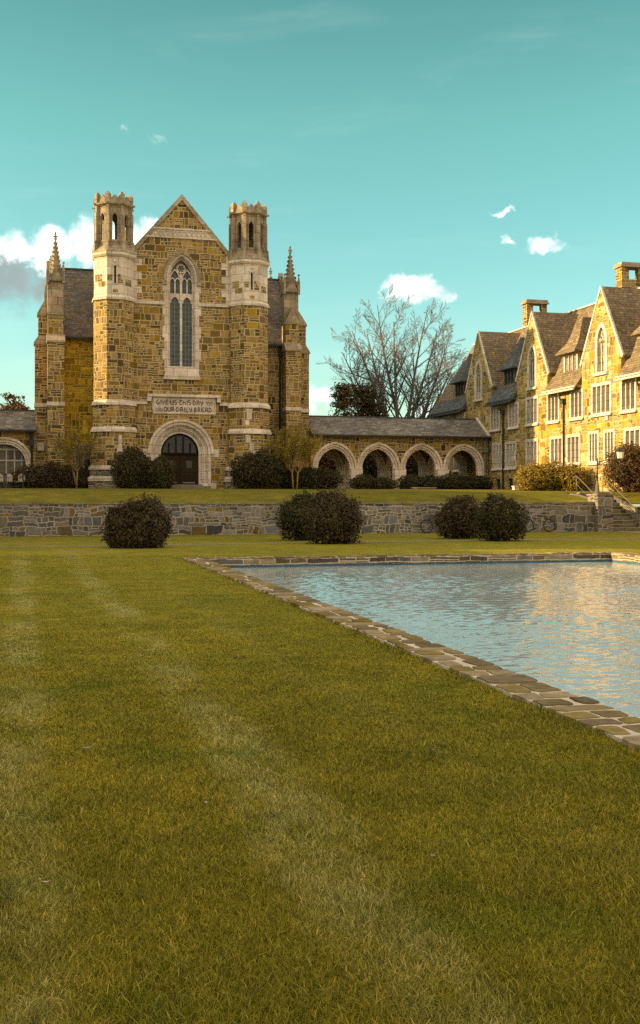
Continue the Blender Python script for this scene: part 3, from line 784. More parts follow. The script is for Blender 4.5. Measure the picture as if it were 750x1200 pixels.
# inscription
ip = MB().box(8.98, 13.58, FY - .06, FY + .1, 7.82, 9.05)
ip.box(8.6, 13.92, FY - .28, FY + .1, 9.05, 9.24)
for x0, x1 in ((8.6, 8.9), (13.64, 13.92)): ip.box(x0, x1, FY - .24, FY + .1, 8.72, 9.049)
for x0, x1, z0, z1 in ((9.05, 13.51, 8.98, 9.02), (9.05, 13.51, 7.86, 7.9), (9.05, 9.1, 7.901, 8.979), (13.46, 13.51, 7.901, 8.979)):
    ip.box(x0, x1, FY - .09, FY - .061, z0, z1)
insc = obj('inscription_panel', ip, M['limestone'], H)
def arcp(cx, cz, rx, rz, a0, a1, n=9): return [(cx + rx * math.cos(R(a0 + (a1 - a0) * i / n)), cz + rz * math.sin(R(a0 + (a1 - a0) * i / n))) for i in range(n + 1)]
GL = {  # rounded uncial capitals drawn as pen strokes in a 0.6 x 1 box
 'G': [arcp(.3, .5, .3, .5, 60, 330), [(.56, .25), (.56, .5), (.34, .5)]],
 'I': [[(.15, 0), (.15, 1)]],
 'V': [[(0, 1), (.28, 0), (.56, 1)]],
 'E': [arcp(.34, .5, .34, .5, 55, 305), [(.04, .5), (.5, .5)]],
 'U': [[(0, 1)] + arcp(.27, .3, .27, .3, 180, 360) + [(.54, 1)], [(.54, 1), (.54, 0)]],
 'S': [arcp(.27, .75, .25, .25, 40, 270) + arcp(.27, .25, .25, .25, 90, -140)],
 'T': [[(0, .96), (.58, .96)], [(.32, .95)] + arcp(.38, .3, .26, .3, 170, 320)],
 'H': [[(.04, 0), (.04, 1)], arcp(.3, .3, .26, .32, 180, 0) + [(.56, 0)]],
 'D': [[(.05, 0), (.05, 1)], arcp(.05, .5, .5, .5, 90, -90)],
 'A': [[(.02, 0), (.12, .94), (.46, .94), (.56, 0)], [(.05, .45), (.53, .45)], [(0, .97), (.56, .97)]],
 'Y': [[(0, 1), (.06, .55), (.28, .42), (.52, .55), (.55, 1)], [(.54, .6), (.5, .15), (.2, 0)]],
 'O': [arcp(.29, .5, .29, .5, 0, 360, 14)],
 'R': [[(.05, 0), (.05, 1)], arcp(.05, .74, .42, .26, 90, -90), [(.2, .48), (.55, 0)]],
 'L': [[(.08, 1), (.08, .02), (.5, .02), (.54, .2)]],
 'B': [[(.05, 0), (.05, 1)], arcp(.05, .75, .38, .25, 90, -90), arcp(.05, .25, .46, .25, 90, -90)],
 '.': [[(.06, .44), (.06, .56)]],
}
ADV = {'I': .36, '.': .26}
lt = MB()
def write(text, x, z, hgt, width):
    tot = sum(ADV.get(ch, .76) for ch in text); k = width / (tot * hgt)
    for ch in text:
        for stroke in GL[ch]:
            lt.tube([(x + a * hgt * k * .95, FY - .064, z + b_ * hgt) for a, b_ in stroke], .029, 4)
        x += ADV.get(ch, .76) * hgt * k
write('GIVE.US.THIS.DAY', 9.28, 8.51, .31, 3.42)
write('OUR.DAILY.BREAD', 9.82, 8.01, .31, 3.5)
obj('lettering', lt, M['letter'], insc)
orn = MB()
for x0, z0 in ((12.83, 8.5), (9.2, 7.98)):
    orn.tube([(x0 + .5 * i / 12, FY - .064, z0 + .18 + .12 * math.sin(i * 1.6)) for i in range(13)], .028, 4)
    orn.tube([(x0, FY - .064, z0 + .02), (x0 + .5, FY - .064, z0 + .02)], .018, 4)
obj('ornament', orn, M['limestone_warm'], insc)

# turrets
def turret(cx, cy, left):
    T = obj('turret', MB().ngon(cx, cy, [(1.9, 1.66), (6.5, 1.52), (6.55, 1.47), (8.4, 1.47), (8.45, 1.37), (15.75, 1.37)]), M['hall_stone'], H)
    bd = MB()
    for z0, z1, a0, a1 in ((6.42, 6.6, 1.62, 1.6), (6.601, 6.78, 1.6, 1.49), (8.3, 8.48, 1.56, 1.54), (8.481, 8.68, 1.54, 1.39), (15.7, 15.82, 1.46, 1.49), (15.821, 16.0, 1.49, 1.38),
                           (18.72, 18.85, 1.42, 1.52), (18.851, 19.0, 1.52, 1.52), (2.95, 3.15, 1.86, 1.84), (3.151, 3.3, 1.84, 1.7), (3.75, 3.9, 1.76, 1.75), (3.901, 4.05, 1.75, 1.64)):
        bd.ngon(cx, cy, [(z0, a0), (z1, a1)])
        if len(bd.v) == 32: obj('moulding', bd, M['limestone'], T); bd = MB()
    obj('plinth', MB().ngon(cx, cy, [(1.9, 1.82), (2.95, 1.8)]).ngon(cx, cy, [(3.3, 1.7), (3.76, 1.69)]), M['grey_stone'], T)
    obj('upper_shaft', MB().ngon(cx, cy, [(15.98, 1.345), (18.74, 1.345)]), M['limestone'], T)
    # rubble patches left between the dressed blocks, on the front and side faces
    for ang, rects in ((-90, ((-.54, -.2, 17.0, 17.42), (.2, .42, 17.12, 17.5), (.2, .54, 16.85, 17.11), (-.15, .2, 16.2, 16.42))), (-135, ((-.5, .12, 16.98, 17.5), (-.2, .4, 16.6, 16.97))), (-45, ((-.3, .3, 16.75, 17.2),)), (180, ((-.4, .2, 16.6, 17.2),))):
        pp = MB()
        n_ = Vector((math.cos(R(ang)), math.sin(R(ang)))); u_ = Vector((-n_.y, n_.x))
        for s0, s1, z0, z1 in rects:
            cc = Vector((cx, cy)) + n_ * 1.345 + u_ * (s0 + s1) / 2
            pp.obox(cc, u_, n_, (s1 - s0) / 2, .012, z0, z1 - .004)
        obj('rubble_patch', pp, M['hall_stone'], T)
    sl = MB().box(cx - .07, cx + .07, cy - 1.357, cy - 1.33, 16.85, 18.05)
    obj('arrow_slit', sl, M['dark'], T)
    fr = MB()
    for s in (-1, 1): fr.box(cx + s * .11 - .04, cx + s * .11 + .04, cy - 1.39, cy - 1.33, 16.8, 18.1)
    fr.box(cx - .2, cx + .2, cy - 1.41, cy - 1.33, 18.1, 18.2); fr.ngon(cx, cy - 1.38, [(18.3, .05), (18.42, .08), (18.52, .02)], 6)
    obj('slit_frame', fr, M['limestone'], T)
    for s0, s1, z0, z1 in (((-.52, -.2, 7.05, 7.4), (-.4, 0.0, 7.42, 8.2), (-.5, -.12, 5.75, 6.3), (-.2, .1, 5.2, 5.72), (-.1, .22, 4.7, 5.18)) if not left else ((.2, .45, 5.3, 6.2), (.1, .5, 4.5, 5.28), (.25, .5, 4.15, 4.48))):
        obj('pale_block', MB().box(cx + s0, cx + s1, cy - 1.62 + (z0 - 4.0) * .028 if z0 < 6.5 else cy - 1.485, cy - 1.3, z0, z1), M['limestone'], T)
    # open belvedere stage
    bv = MB().ngon(cx, cy, [(19.0, 1.5), (19.12, 1.5), (19.55, 1.12), (19.75, 1.12)])
    hw_ = 1.14 * math.tan(math.pi / 8)
    for k in range(8):
        a_ = k * math.pi / 4; n_ = Vector((math.cos(a_), math.sin(a_))); u_ = Vector((-n_.y, n_.x))
        mp = lambda s, z, d: (cx + n_.x * d + u_.x * s, cy + n_.y * d + u_.y * s, z)
        bv.prism([(-hw_, 19.75), (hw_, 19.75), (hw_, 22.3), (-hw_, 22.3)], mp, .98, 1.14, [arch(0, 19.95, 21.45, .17, .36, 0, 5)])
        bv.strip(arch(0, 19.9, 21.45, .17, .36, .03, 5), arch(0, 19.9, 21.45, .17, .36, .1, 5), mp, 1.14, 1.19)
        for s in (-1, 1):
            cc = Vector((cx, cy)) + n_ * 1.16 + u_ * s * .34
            bv.obox(cc, u_, n_, .035, .05, 19.75, 22.3)
        v_ = Vector((math.cos(a_ + math.pi / 8), math.sin(a_ + math.pi / 8))); w_ = Vector((-v_.y, v_.x))
        cc = Vector((cx, cy)) + v_ * 1.27
        bv.obox(cc, w_, v_, .13, .15, 19.5, 21.9); bv.obox(Vector((cx, cy)) + v_ * 1.33, w_, v_, .15, .24, 19.1, 19.9, .7)
        bv.obox(Vector((cx, cy)) + v_ * 1.25, w_, v_, .1, .12, 21.9, 22.35)
    bel = obj('belvedere', bv, M['weathered_stone'], T)
    cr = MB().ngon(cx, cy, [(22.3, 1.16), (22.42, 1.36), (22.52, 1.38), (22.58, 1.24), (22.85, 1.2)])
    for k in range(8):
        a_ = k * math.pi / 4; n_ = Vector((math.cos(a_), math.sin(a_))); u_ = Vector((-n_.y, n_.x))
        mp = lambda s, z, d: (cx + n_.x * d + u_.x * s, cy + n_.y * d + u_.y * s, z)
        cr.prism([(-.34, 22.85), (.34, 22.85), (.22, 22.9), (0, 23.12), (-.22, 22.9)], mp, 1.0, 1.2)
        v_ = Vector((math.cos(a_ + math.pi / 8), math.sin(a_ + math.pi / 8))); w_ = Vector((-v_.y, v_.x))
        cc = Vector((cx, cy)) + v_ * 1.24
        cr.obox(cc, w_, v_, .17, .16, 22.55, 23.12); cr.obox(cc, w_, v_, .17, .16, 23.12, 23.3, .4)
        cr.obox(Vector((cx, cy)) + v_ * 1.48, w_, v_, .05, .1, 22.42, 22.54)
    obj('crown_parapet', cr, M['weathered_stone'], T)
turret(6.25, 80.15, True); turret(16.0, 80.15, False)

# cross block behind, its roof and end gables
obj('rear_wall', MB().box(1.9, 7.49, 82.6, 92.6, 1.9, 13.55), M['sunlit_ochre_stone'], H); obj('rear_wall', MB().box(14.71, 20.2, 82.6, 92.6, 1.9, 13.55), M['hall_stone'], H)
RP = [(82.2, 13.4), (87.6, 19.4), (93.0, 13.4)]
cr_ = MB().prism(RP, YZ, 2.1, 20.0)
obj('cross_roof', cr_, M['slate'], H)
for x0, x1 in ((1.75, 2.09), (20.01, 20.35)):
    gp = MB()
    gp.prism([(82.3, 13.4), (87.6, 19.5), (92.9, 13.4), (92.9, 13.95), (87.6, 20.0), (82.3, 13.95)][::-1], YZ, x0, x1)
    obj('end_gable', gp, M['limestone_warm'], H)
obj('ridge_cap', MB().box(2.1, 20.0, 87.5, 87.7, 19.36, 19.5), M['lead'], H)
for x0, x1 in ((2.9, 7.4), (14.8, 19.1)): obj('gutter', MB().box(x0, x1, 82.1, 82.24, 13.3, 13.45), M['iron'], H)

def buttress(x0, x1, y0, y1, yb, corner_x0, corner_x1):
    """front buttress x0..x1 projecting to y0, with side buttress beside it at corner_x"""
    st_ = MB(); lm = MB()
    xm = (x0 + x1) / 2; hwx = (x1 - x0) / 2
    st_.box(x0, x1, y0, yb, 1.9, 12.85)
    lm.prism([(y0 - .08, 12.85), (yb - .01, 12.85), (yb - .01, 13.5), (y0 + .42, 13.5), (y0 - .08, 12.98)], YZ, x0 - .06, x1 + .06)
    st_.box(x0 + .05, x1 - .05, y0 + .4, yb, 13.5, 14.95)
    gb = MB(); psh = MB(); bnd = MB()
    gb.prism([(x0 - .02, 14.9), (x1 + .02, 14.9), (xm, 16.25)], XZ, y0 + .34, y0 + .75)
    psh.box(x0 + .02, x1 - .02, y0 + .76, yb - .02, 13.51, 17.7)                                  # pinnacle shaft
    bnd.box(x0 - .04, x1 + .04, y0 - .06, yb - .02, 8.35, 8.62)
    B = obj('buttress', st_, M['hall_stone'], H)
    obj('weathering', lm, M['limestone_warm'], B); obj('gablet', gb, M['limestone_warm'], B); obj('pinnacle_shaft', psh, M['weathered_stone'], B); obj('string_band', bnd, M['limestone'], B)
    ss = MB(); sl = MB()
    a0, a1 = corner_x0, corner_x1; side = -1 if a1 <= x0 + .2 else 1
    ss.box(a0, a1, yb - .1, yb + 1.0, 1.9, 12.85)
    if side < 0: prof = [(a1 + .02, 12.85), (a0 - .08, 12.85), (a0 - .08, 12.98), (a0 + .25, 13.5), (a1 + .02, 13.5)]
    else: prof = [(a0 - .02, 12.85), (a1 + .08, 12.85), (a1 + .08, 12.98), (a1 - .25, 13.5), (a0 - .02, 13.5)]
    sl.prism(prof, XZ, yb - .16, yb + 1.05)
    b0, b1 = (a0 + .24, a1) if side < 0 else (a0, a1 - .24)
    ss.box(b0, b1, yb - .05, yb + .95, 13.5, 14.95)
    if side < 0: prof = [(b1, 14.95), (b0 - .08, 14.95), (b0 - .08, 15.1), (b1 - .1, 16.2), (b1, 16.2)]
    else: prof = [(b0, 14.95), (b1 + .08, 14.95), (b1 + .08, 15.1), (b0 + .1, 16.2), (b0, 16.2)]
    obj_cap = MB().prism(prof, XZ, yb - .1, yb + 1.0)
    sb2 = MB(); sb2.box(a0 - .04, a1 + .02, yb - .15, yb + 1.04, 8.35, 8.62)
    S = obj('side_buttress', ss, M['hall_stone'], H)
    obj('weathering', sl, M['limestone_warm'], S); obj('coping', obj_cap, M['limestone_warm'], S); obj('string_band', sb2, M['limestone'], S)
    pinnacle(xm, (y0 + .76 + yb - .02) / 2, hwx - .03, 17.7)
def pinnacle(xm, ym, hwx, zt, height=2.75):
    pn = MB()
    for ux, uy in (((1, 0), (0, 1)), ((0, 1), (1, 0))):
        for s in (-1, 1):
            n_ = (uy[0] * s, uy[1] * s)
            mp = lambda a, z, d: (xm + ux[0] * a + n_[0] * d, ym + ux[1] * a + n_[1] * d, z)
            pn.prism([(-hwx - .02, zt - .35), (hwx + .02, zt - .35), (0, zt + .62)], mp, hwx - .08, hwx + .05)
    for sx in (-1, 1):
        for sy in (-1, 1):
            x_, y_ = xm + sx * hwx, ym + sy * hwx
            pn.obox((x_, y_), (1, 0), (0, 1), .09, .09, zt - .5, zt + .35); pn.obox((x_, y_), (1, 0), (0, 1), .1, .1, zt + .35, zt + .95, .12)
            pn.ngon(x_, y_, [(zt + .9, .05), (zt + .97, .09), (zt + 1.05, .03)], 6)
    top = zt + height
    pn.ngon(xm, ym, [(zt - .02, hwx * .78), (zt + .5, hwx * .66), (top - .1, .06), (top, .05)], 8)
    for k in range(4):
        a_ = k * math.pi / 2 + math.pi / 4
        for j in range(7):
            f = (j + .6) / 7.2; z = zt + .3 + (height - .45) * f; r_ = hwx * .8 * (1 - f) + .09
            pn.ngon(xm + math.cos(a_) * r_, ym + math.sin(a_) * r_, [(z - .05, .03), (z + .03, .075), (z + .12, .02)], 5)
    pn.obox((xm, ym), (1, 0), (0, 1), .05, .05, top, top + .42)
    pn.obox((xm, ym), (1, 0), (0, 1), .15, .06, top + .14, top + .24); pn.obox((xm, ym), (1, 0), (0, 1), .06, .15, top + .141, top + .239)
    pn.ngon(xm, ym, [(top - .02, .1), (top + .03, .13), (top + .08, .08)], 6); pn.ngon(xm, ym, [(top + .4, .05), (top + .45, .085), (top + .53, .02)], 6)
    obj('pinnacle', pn, M['weathered_stone'], H)
buttress(1.7, 2.86, 81.1, 82.6, 82.65, .84, 1.69)
buttress(19.1, 20.25, 81.1, 82.6, 82.65, 20.26, 21.25)
for x_ in (2.2, 20.4): 
    obj('rear_shaft', MB().box(x_ - .45, x_ + .45, 92.0, 92.9, 1.9, 17.9), M['limestone_warm'], H)
    pinnacle(x_, 92.45, .42, 17.9, 3.0)
# low two-light window left, rainwater pipes
wf = MB().prism([(3.62, 3.55), (4.95, 3.55), (4.95, 5.75), (3.62, 5.75)], XZ, 82.55, 82.7, [[(3.8, 3.75), (4.2, 3.75), (4.2, 5.55), (3.8, 5.55)], [(4.32, 3.75), (4.77, 3.75), (4.77, 5.55), (4.32, 5.55)]])
lw = obj('window', wf, M['limestone_warm'], H)
obj('pane', MB().box(3.75, 4.8, 82.585, 82.598, 3.7, 5.6), M['pane_dark'], lw)
wf = MB().prism([(17.8, 3.55), (18.9, 3.55), (18.9, 5.75), (17.8, 5.75)], XZ, 82.55, 82.7, [[(17.95, 3.75), (18.75, 3.75), (18.75, 5.55), (17.95, 5.55)]])
lw = obj('window', wf, M['limestone_warm'], H)
obj('pane', MB().box(17.9, 18.8, 82.585, 82.598, 3.7, 5.6), M['pane_dark'], lw)
obj('downpipe', MB().tube([(18.95, 82.5, 13.3), (18.95, 82.5, 2.3)], .07, 6).box(18.82, 19.08, 82.35, 82.62, 12.6, 13.1), M['iron'], H)
for x0, x1 in ((1.6, 7.4), (14.8, 20.3)): obj('wall_base', MB().box(x0, x1, 82.35, 82.59, 1.9, 3.1), M['grey_stone'], H)
obj('carved_block', MB().box(1.0, 1.5, 82.5, 82.6, 5.2, 5.75), M['limestone'], H)
# ------------------------------------------------------------------ arcades
def arcade(name, label, x0, x1, centres, r, rise, zs, glazed):
    Ar = empty(name, ((x0 + x1) / 2, 84.3, 2.4))
    tag(Ar, label, 'arcade')
    o = .32
    pts = [(x0, 1.9)]
    for c_ in sorted(centres):
        a_ = arch(c_, 1.9, zs, r, rise, o); pts += a_
    pts += [(x1, 1.9), (x1, 6.62), (x0, 6.62)]
    rows = (82.2,) if glazed else (82.2, 85.9)
    for y in rows:
        obj('wall', MB().prism(pts, XZ, y, y + .55), M['hall_stone'], Ar)
        for c_ in centres:
            m_ = MB()
            for o0, o1, y0 in ((0, .16, y + .2), (.161, .33, y + .07), (.331, .5, y - .06)):
                m_.strip(arch(c_, 2.3, zs, r, rise, o0), arch(c_, 2.3, zs, r, rise, o1), XZ, y0, y + .56 if o0 < .3 else y + .03)
            obj('arch_moulding', m_, M['arch_stone'], Ar)
        pr = None
        sc_ = sorted(centres)
        xs_ = [(a_ + b_) / 2 for a_, b_ in zip(sc_, sc_[1:])]
        w_ = (sc_[1] - sc_[0]) / 2 - r - .03 if len(sc_) > 1 else .5
        for xx in xs_:
            pr = MB()
            pr.box(xx - w_, xx + w_, y - .075, y + .57, 2.0, zs - .02)
            pr.box(xx - w_ - .06, xx + w_ + .06, y - .13, y + .62, 2.0, 2.75)
            obj('pier', pr, M['arch_stone'], Ar)
    if glazed:
        obj('rear_wall', MB().box(x0, x1, 85.9, 86.4, 1.9, 6.6), M['hall_stone'], Ar)
        for c_ in centres:
            wm = MB()
            for xx in (-1.0, -.42, .15, .72, 1.22): wm.box(c_ + xx - .05, c_ + xx + .05, 82.95, 83.05, 2.5, 5.4 if abs(xx) < .9 else 4.9)
            wm.box(c_ - r - .1, c_ + r + .1, 82.94, 83.06, 4.42, 4.53); wm.box(c_ - 1.15, c_ + 1.15, 82.94, 83.06, 5.2, 5.34); wm.box(c_ - .05, c_ + .05, 82.95, 83.05, 5.34, 5.7)
            f_ = obj('window', wm, M['cream'], Ar)
            obj('pane', MB().box(c_ - r - .25, c_ + r + .25, 83.06, 83.08, 2.4, 6.2), M['arcade_glass'], f_)
    obj('floor_slab', MB().box(x0, x1, 81.6, 86.9, 2.1, 2.47), M['paving'], Ar)
    rf = obj('roof', MB().prism([(81.75, 6.55), (81.75, 6.68), (84.3, 8.2), (86.85, 6.68), (86.85, 6.55)], YZ, x0 + .01, x1 - .01), M['slate_pale'], Ar)
    obj('ridge_tile', MB().box(x0 + .02, x1 - .02, 84.2, 84.4, 8.16, 8.26), M['lead'], rf)
    obj('gutter', MB().box(x0 + .02, x1 - .02, 81.6, 81.75, 6.5, 6.62), M['iron'], Ar)
    return Ar
ARR = arcade('arcade', 'open arcade of four pointed arches joining hall to dormitory', 21.28, 35.95, [23.2, 26.75, 30.3, 33.85], 1.28, 1.52, 4.08, False)
obj('downpipe', MB().tube([(35.6, 82.0, 6.5), (35.6, 82.0, 2.4)], .09, 7).box(35.42, 35.78, 81.8, 82.15, 5.4, 5.75), M['copper'], ARR)
obj('verge', MB().prism([(81.7, 6.66), (81.7, 6.78), (84.3, 8.36), (84.3, 8.22)], YZ, 35.72, 35.94), M['frame_stone'], ARR)
ARL = arcade('arcade', 'arcade left of the hall with pointed arch filled by cream framed glazing', -22, .95, [-1.29, -5.7, -10.1, -14.5, -18.9], 1.5, 1.42, 4.2, True)
obj('downpipe', MB().tube([(.62, 81.95, 6.5), (.62, 81.95, 2.4)], .08, 7).box(.42, .8, 81.75, 82.1, 5.5, 6.0), M['iron'], ARL)

# ------------------------------------------------------------------ dormitory wing
def xwin(parent, b0, b1, z0, z1, lights, pane='pane', px=36.0):
    """stone framed window in a wall facing -X"""
    fw = .2; hs = []
    wl = (b1 - b0 - 2 * fw - .1 * (lights - 1)) / lights
    for i in range(lights):
        y0 = b0 + fw + i * (wl + .1)
        hs.append([(y0, z0 + .22), (y0 + wl, z0 + .22), (y0 + wl, z1 - fw), (y0, z1 - fw)])
    f_ = obj('window', MB().prism([(b0, z0), (b1, z0), (b1, z1), (b0, z1)], YZ, px - .05, px + .3, hs), M['frame_stone'], parent)
    obj('pane', MB().box(px + .16, px + .175, b0 + .1, b1 - .1, z0 + .1, z1 - .1), M[pane], f_)
    sl = MB().prism([(px - .16, z0 - .02), (px - .16, z0 + .05), (px - .051, z0 + .17), (px - .051, z0 - .02)], XZ, b0 - .05, b1 + .05)
    obj('sill', sl, M['frame_stone'], f_)
    return [(b0 + .06, z0 + .06), (b1 - .06, z0 + .06), (b1 - .06, z1 - .06), (b0 + .06, z1 - .06)]
D = empty('dormitory', (40, 74, 2.4))
tag(D, 'long sunlit stone dormitory wing with steep gables and dormers on the right', 'dormitory')
YE0, YE1 = 47.6, 95.0
gables = [54.5, 64.4, 74.45, 84.35]
bays = [59.45, 69.45, 79.4, 89.6]
holes = []
for gi, c_ in enumerate(gables):
    if c_ < 80:
        if gi == 2: w2 = (-1.05, 1.05, 3)
        else: w2 = (-1.3, 1.3, 4)
        holes.append(xwin(D, c_ + w2[0] - .1, c_ + w2[1] - .1, 7.05, 9.2, w2[2]))
        if gi == 2: holes.append(xwin(D, c_ - 1.1, c_ + .95, 3.95, 6.1, 3))
        else:
            holes.append(xwin(D, c_ + .2, c_ + 1.6, 3.95, 6.15, 3)); holes.append(xwin(D, c_ - 1.8, c_ - .4, 3.95, 6.15, 3))
    # lancet in the gable
    ha = arch(c_ - .1, 9.95, 11.9, .52, .95, .1, 7)
    holes.append(ha)
    lw = obj('window', MB().strip(arch(c_ - .1, 9.85, 11.9, .52, .95, -.03, 7), arch(c_ - .1, 9.85, 11.9, .52, .95, .24, 7), YZ, 35.95, 36.3), M['frame_stone'], D)
    obj('pane', MB().prism(arch(c_ - .1, 9.85, 11.9, .52, .95, .05, 7), YZ, 36.2, 36.215), M['pane'], lw)
    tm = MB()
    for xx in (-.17, .17): tm.box(36.08, 36.17, c_ - .1 + xx - .045, c_ - .1 + xx + .045, 9.95, 12.0)
    for xx in (-.34, 0, .34): tm.strip(arch(c_ - .1 + xx, 11.75, 11.8, .12, .22, 0, 4), arch(c_ - .1 + xx, 11.75, 11.8, .12, .22, .07, 4), YZ, 36.08, 36.17)
    tm.torus((36.12, c_ - .1, 12.32), .17, .045, (0, 1, 0), (0, 0, 1), 14, 5)
    obj('tracery', tm, M['frame_stone'], lw)
    obj('sill', MB().box(35.84, 36.05, c_ - .95, c_ + .75, 9.68, 9.86), M['frame_stone'], lw)
for bi, c_ in enumerate(bays):
    if c_ > 85:
        for o in (-.8, 1.8): holes.append(xwin(D, c_ + o - .9, c_ + o + .9, 4.0, 6.1, 3, 'pane_dark'))
        for o in (-1.6, 1.55): holes.append(xwin(D, c_ + o - .9, c_ + o + .9, 7.0, 9.05, 3, 'pane_dark'))
        continue
    pn_ = 'pane_dark' if bi == 2 else 'pane'
    for o in (1.55, -1.85): holes.append(xwin(D, c_ + o - .95, c_ + o + .95, 7.0, 9.05, 3, 'pane'))
    for o in (1.1, -1.35): holes.append(xwin(D, c_ + o - 1.05, c_ + o + .95, 3.95, 6.1, 3, 'pane'))
    for o in (1.1, -1.2):
        b0, b1 = c_ + o - .45, c_ + o + .45
        holes.append([(b0, 2.5), (b1, 2.5), (b1, 3.25), (b0, 3.25)])
        bw = obj('basement_window', MB().box(36.2, 36.22, b0 - .05, b1 + .05, 2.4, 3.3), M['pane_dark'], D)
        obj('mullion', MB().box(36.12, 36.19, c_ + o - .04, c_ + o + .04, 2.5, 3.25), M['iron'], bw)
out = [(YE0, 1.4)]
for c_ in gables:
    out += [(c_ - 2.5, 9.3), (c_ - 2.5, 10.75), (c_, 15.2), (c_ + 2.5, 10.75), (c_ + 2.5, 9.3)]
out = [(YE0, 1.4), (YE0, 9.3)] + out[1:] + [(YE1, 9.3), (YE1, 1.4)]
obj('facade_wall', MB().prism(out, YZ, 36.0, 36.35, holes), M['wing_stone'], D)
for y0, y1 in ((YE0, YE0 + .4), (YE1 - .4, YE1)):
    ew = MB(); ew.prism([(36.36, 1.4), (44.6, 1.4), (44.6, 9.2), (40.1, 15.7), (36.36, 10.1)], XZ, y0, y1)
    obj('end_wall', ew, M['wing_stone'], D)
obj('rear_wall', MB().box(44.2, 44.6, YE0, YE1, 1.4, 9.2), M['wing_stone'], D)
obj('interior_dark_sheet', MB().box(37.6, 37.7, YE0 + .5, YE1 - .5, 1.4, 9.2), M['dark'], D)  # dark sheet along the wing in place of unlit rooms
roof = obj('main_roof', MB().prism([(36.38, 9.9), (36.4, 10.40), (40.1, 15.85), (44.9, 8.9), (44.6, 8.9)], XZ, YE0 + .05, YE1 - .05), M['slate_brown'], D)
cs = [YE0 - 2.6 + .1] + gables + [YE1 + 2.6 - .1]
for i in range(len(cs) - 1):
    y0, y1 = cs[i] + 2.6, cs[i + 1] - 2.6
    if y1 - y0 < .3: continue
    ev = MB(); gt = MB()
    ev.prism([(35.5, 9.08), (35.52, 9.16), (36.39, 10.41), (36.39, 9.4), (36.0, 9.32)], XZ, y0, y1)
    gt.box(35.38, 35.5, y0 + .02, y1 - .02, 9.0, 9.12); gt.box(35.5, 35.99, y0 + .02, y1 - .02, 9.2, 9.3)
    obj('eave', ev, M['slate_shaded' if y0 > 75 else 'slate_brown'], roof)  # far bays take the slate that has shade in its colour
    obj('gutter', gt, M['frame_stone' if y0 < 75 else 'lead'], D)  # pale on sunlit bays, dark on shaded ones: the light is in the colour
obj('ridge_cap', MB().box(40.0, 40.2, YE0, YE1, 15.83, 15.93), M['frame_stone'], roof)
for c_ in gables:
    gr = obj('gable_roof', MB().prism([(c_ - 2.75, 10.55), (c_ - 2.75, 10.68), (c_, 15.42), (c_ + 2.75, 10.68), (c_ + 2.75, 10.55)], YZ, 36.1, 40.0), M['slate_brown'], D)
    ck = MB()
    for s in (-1, 1): ck.box(36.36, 37.4, min(c_ + s * 2.2, c_ + s * 2.5), max(c_ + s * 2.2, c_ + s * 2.5), 9.0, 10.6)
    obj('cheek', ck, M['wing_stone'], gr)
    vg = MB()
    for s in (-1, 1):
        vg.prism([(c_ + s * 2.62, 10.5), (c_ + s * 2.78, 10.66), (c_, 15.47), (c_, 15.26)], YZ, 35.96, 36.09)
    obj('verge', vg, M['frame_stone'], gr)
for bi, c_ in enumerate(bays):
    hr = MB()
    hr.add([(36.05, c_ - 1.4, 11.72), (36.05, c_ + 1.4, 11.72), (39.2, c_ + 1.4, 11.72), (39.2, c_ - 1.4, 11.72),
            (36.05, c_ - 1.4, 11.8), (36.05, c_ + 1.4, 11.8), (39.2, c_ + 1.4, 11.8), (39.2, c_ - 1.4, 11.8),
            (36.62, c_ - .92, 12.5), (36.62, c_ + .92, 12.5), (39.2, c_ + .92, 12.5), (39.2, c_ - .92, 12.5),
            (37.45, c_, 14.3), (39.3, c_, 14.3)],
           [(0, 3, 2, 1), (0, 1, 5, 4), (1, 2, 6, 5), (3, 0, 4, 7), (4, 5, 9, 8), (5, 6, 10, 9), (7, 4, 8, 11), (8, 9, 12), (9, 10, 13, 12), (11, 8, 12, 13), (2, 3, 7, 6), (6, 7, 11, 10), (10, 11, 13)])
    dm = obj('dormer', MB().prism([(c_ - 1.0, 9.9), (c_ + 1.0, 9.9), (c_ + 1.0, 11.72), (c_ - 1.0, 11.72)], YZ, 36.5, 36.7,
             [[(c_ - .82 + i * .57, 10.45), (c_ - .82 + i * .57 + .5, 10.45), (c_ - .82 + i * .57 + .5, 11.6), (c_ - .82 + i * .57, 11.6)] for i in range(3)]), M['frame_stone'] if bi < 2 else M['slate'], D)
    obj('pane', MB().box(36.6, 36.62, c_ - .9, c_ + .9, 10.3, 11.7), M['pane'] if bi < 2 else M['pane_dark'], dm)
    ck = MB()
    for s in (-1, 1): ck.box(36.71, 38.0, min(c_ + s * .8, c_ + s * 1.0), max(c_ + s * .8, c_ + s * 1.0), 9.9, 11.72)
    obj('cheek', ck, M['wing_stone'], dm)
    obj('roof', hr, M['slate_brown' if bi < 2 else 'slate_shaded'], dm)  # far dormer roofs greyer, shade painted into the slate
for y0 in (69.0, 84.0):
    x0, x1, y1 = 40.2, 42.0, y0 + .85
    chm = MB().box(x0, x1, y0, y1, 13.5, 17.0)
    chm.box(x0, x0 + .28, y0, y1, 17.0, 17.85).box(x1 - .28, x1, y0, y1, 17.0, 17.85)
    chm.box(x0 + .28, x0 + .55, y0, y0 + .12, 17.0, 17.85).box(x1 - .5, x1 - .28, y0, y0 + .12, 17.0, 17.85)
    ch = obj('chimney', chm, M['hall_stone'], D)
    obj('cap', MB().box(x0 - .14, x1 + .14, y0 - .14, y1 + .14, 17.85, 17.97).box(x0 - .06, x1 + .06, y0 - .06, y1 + .06, 17.97, 18.18), M['limestone_warm'], ch)
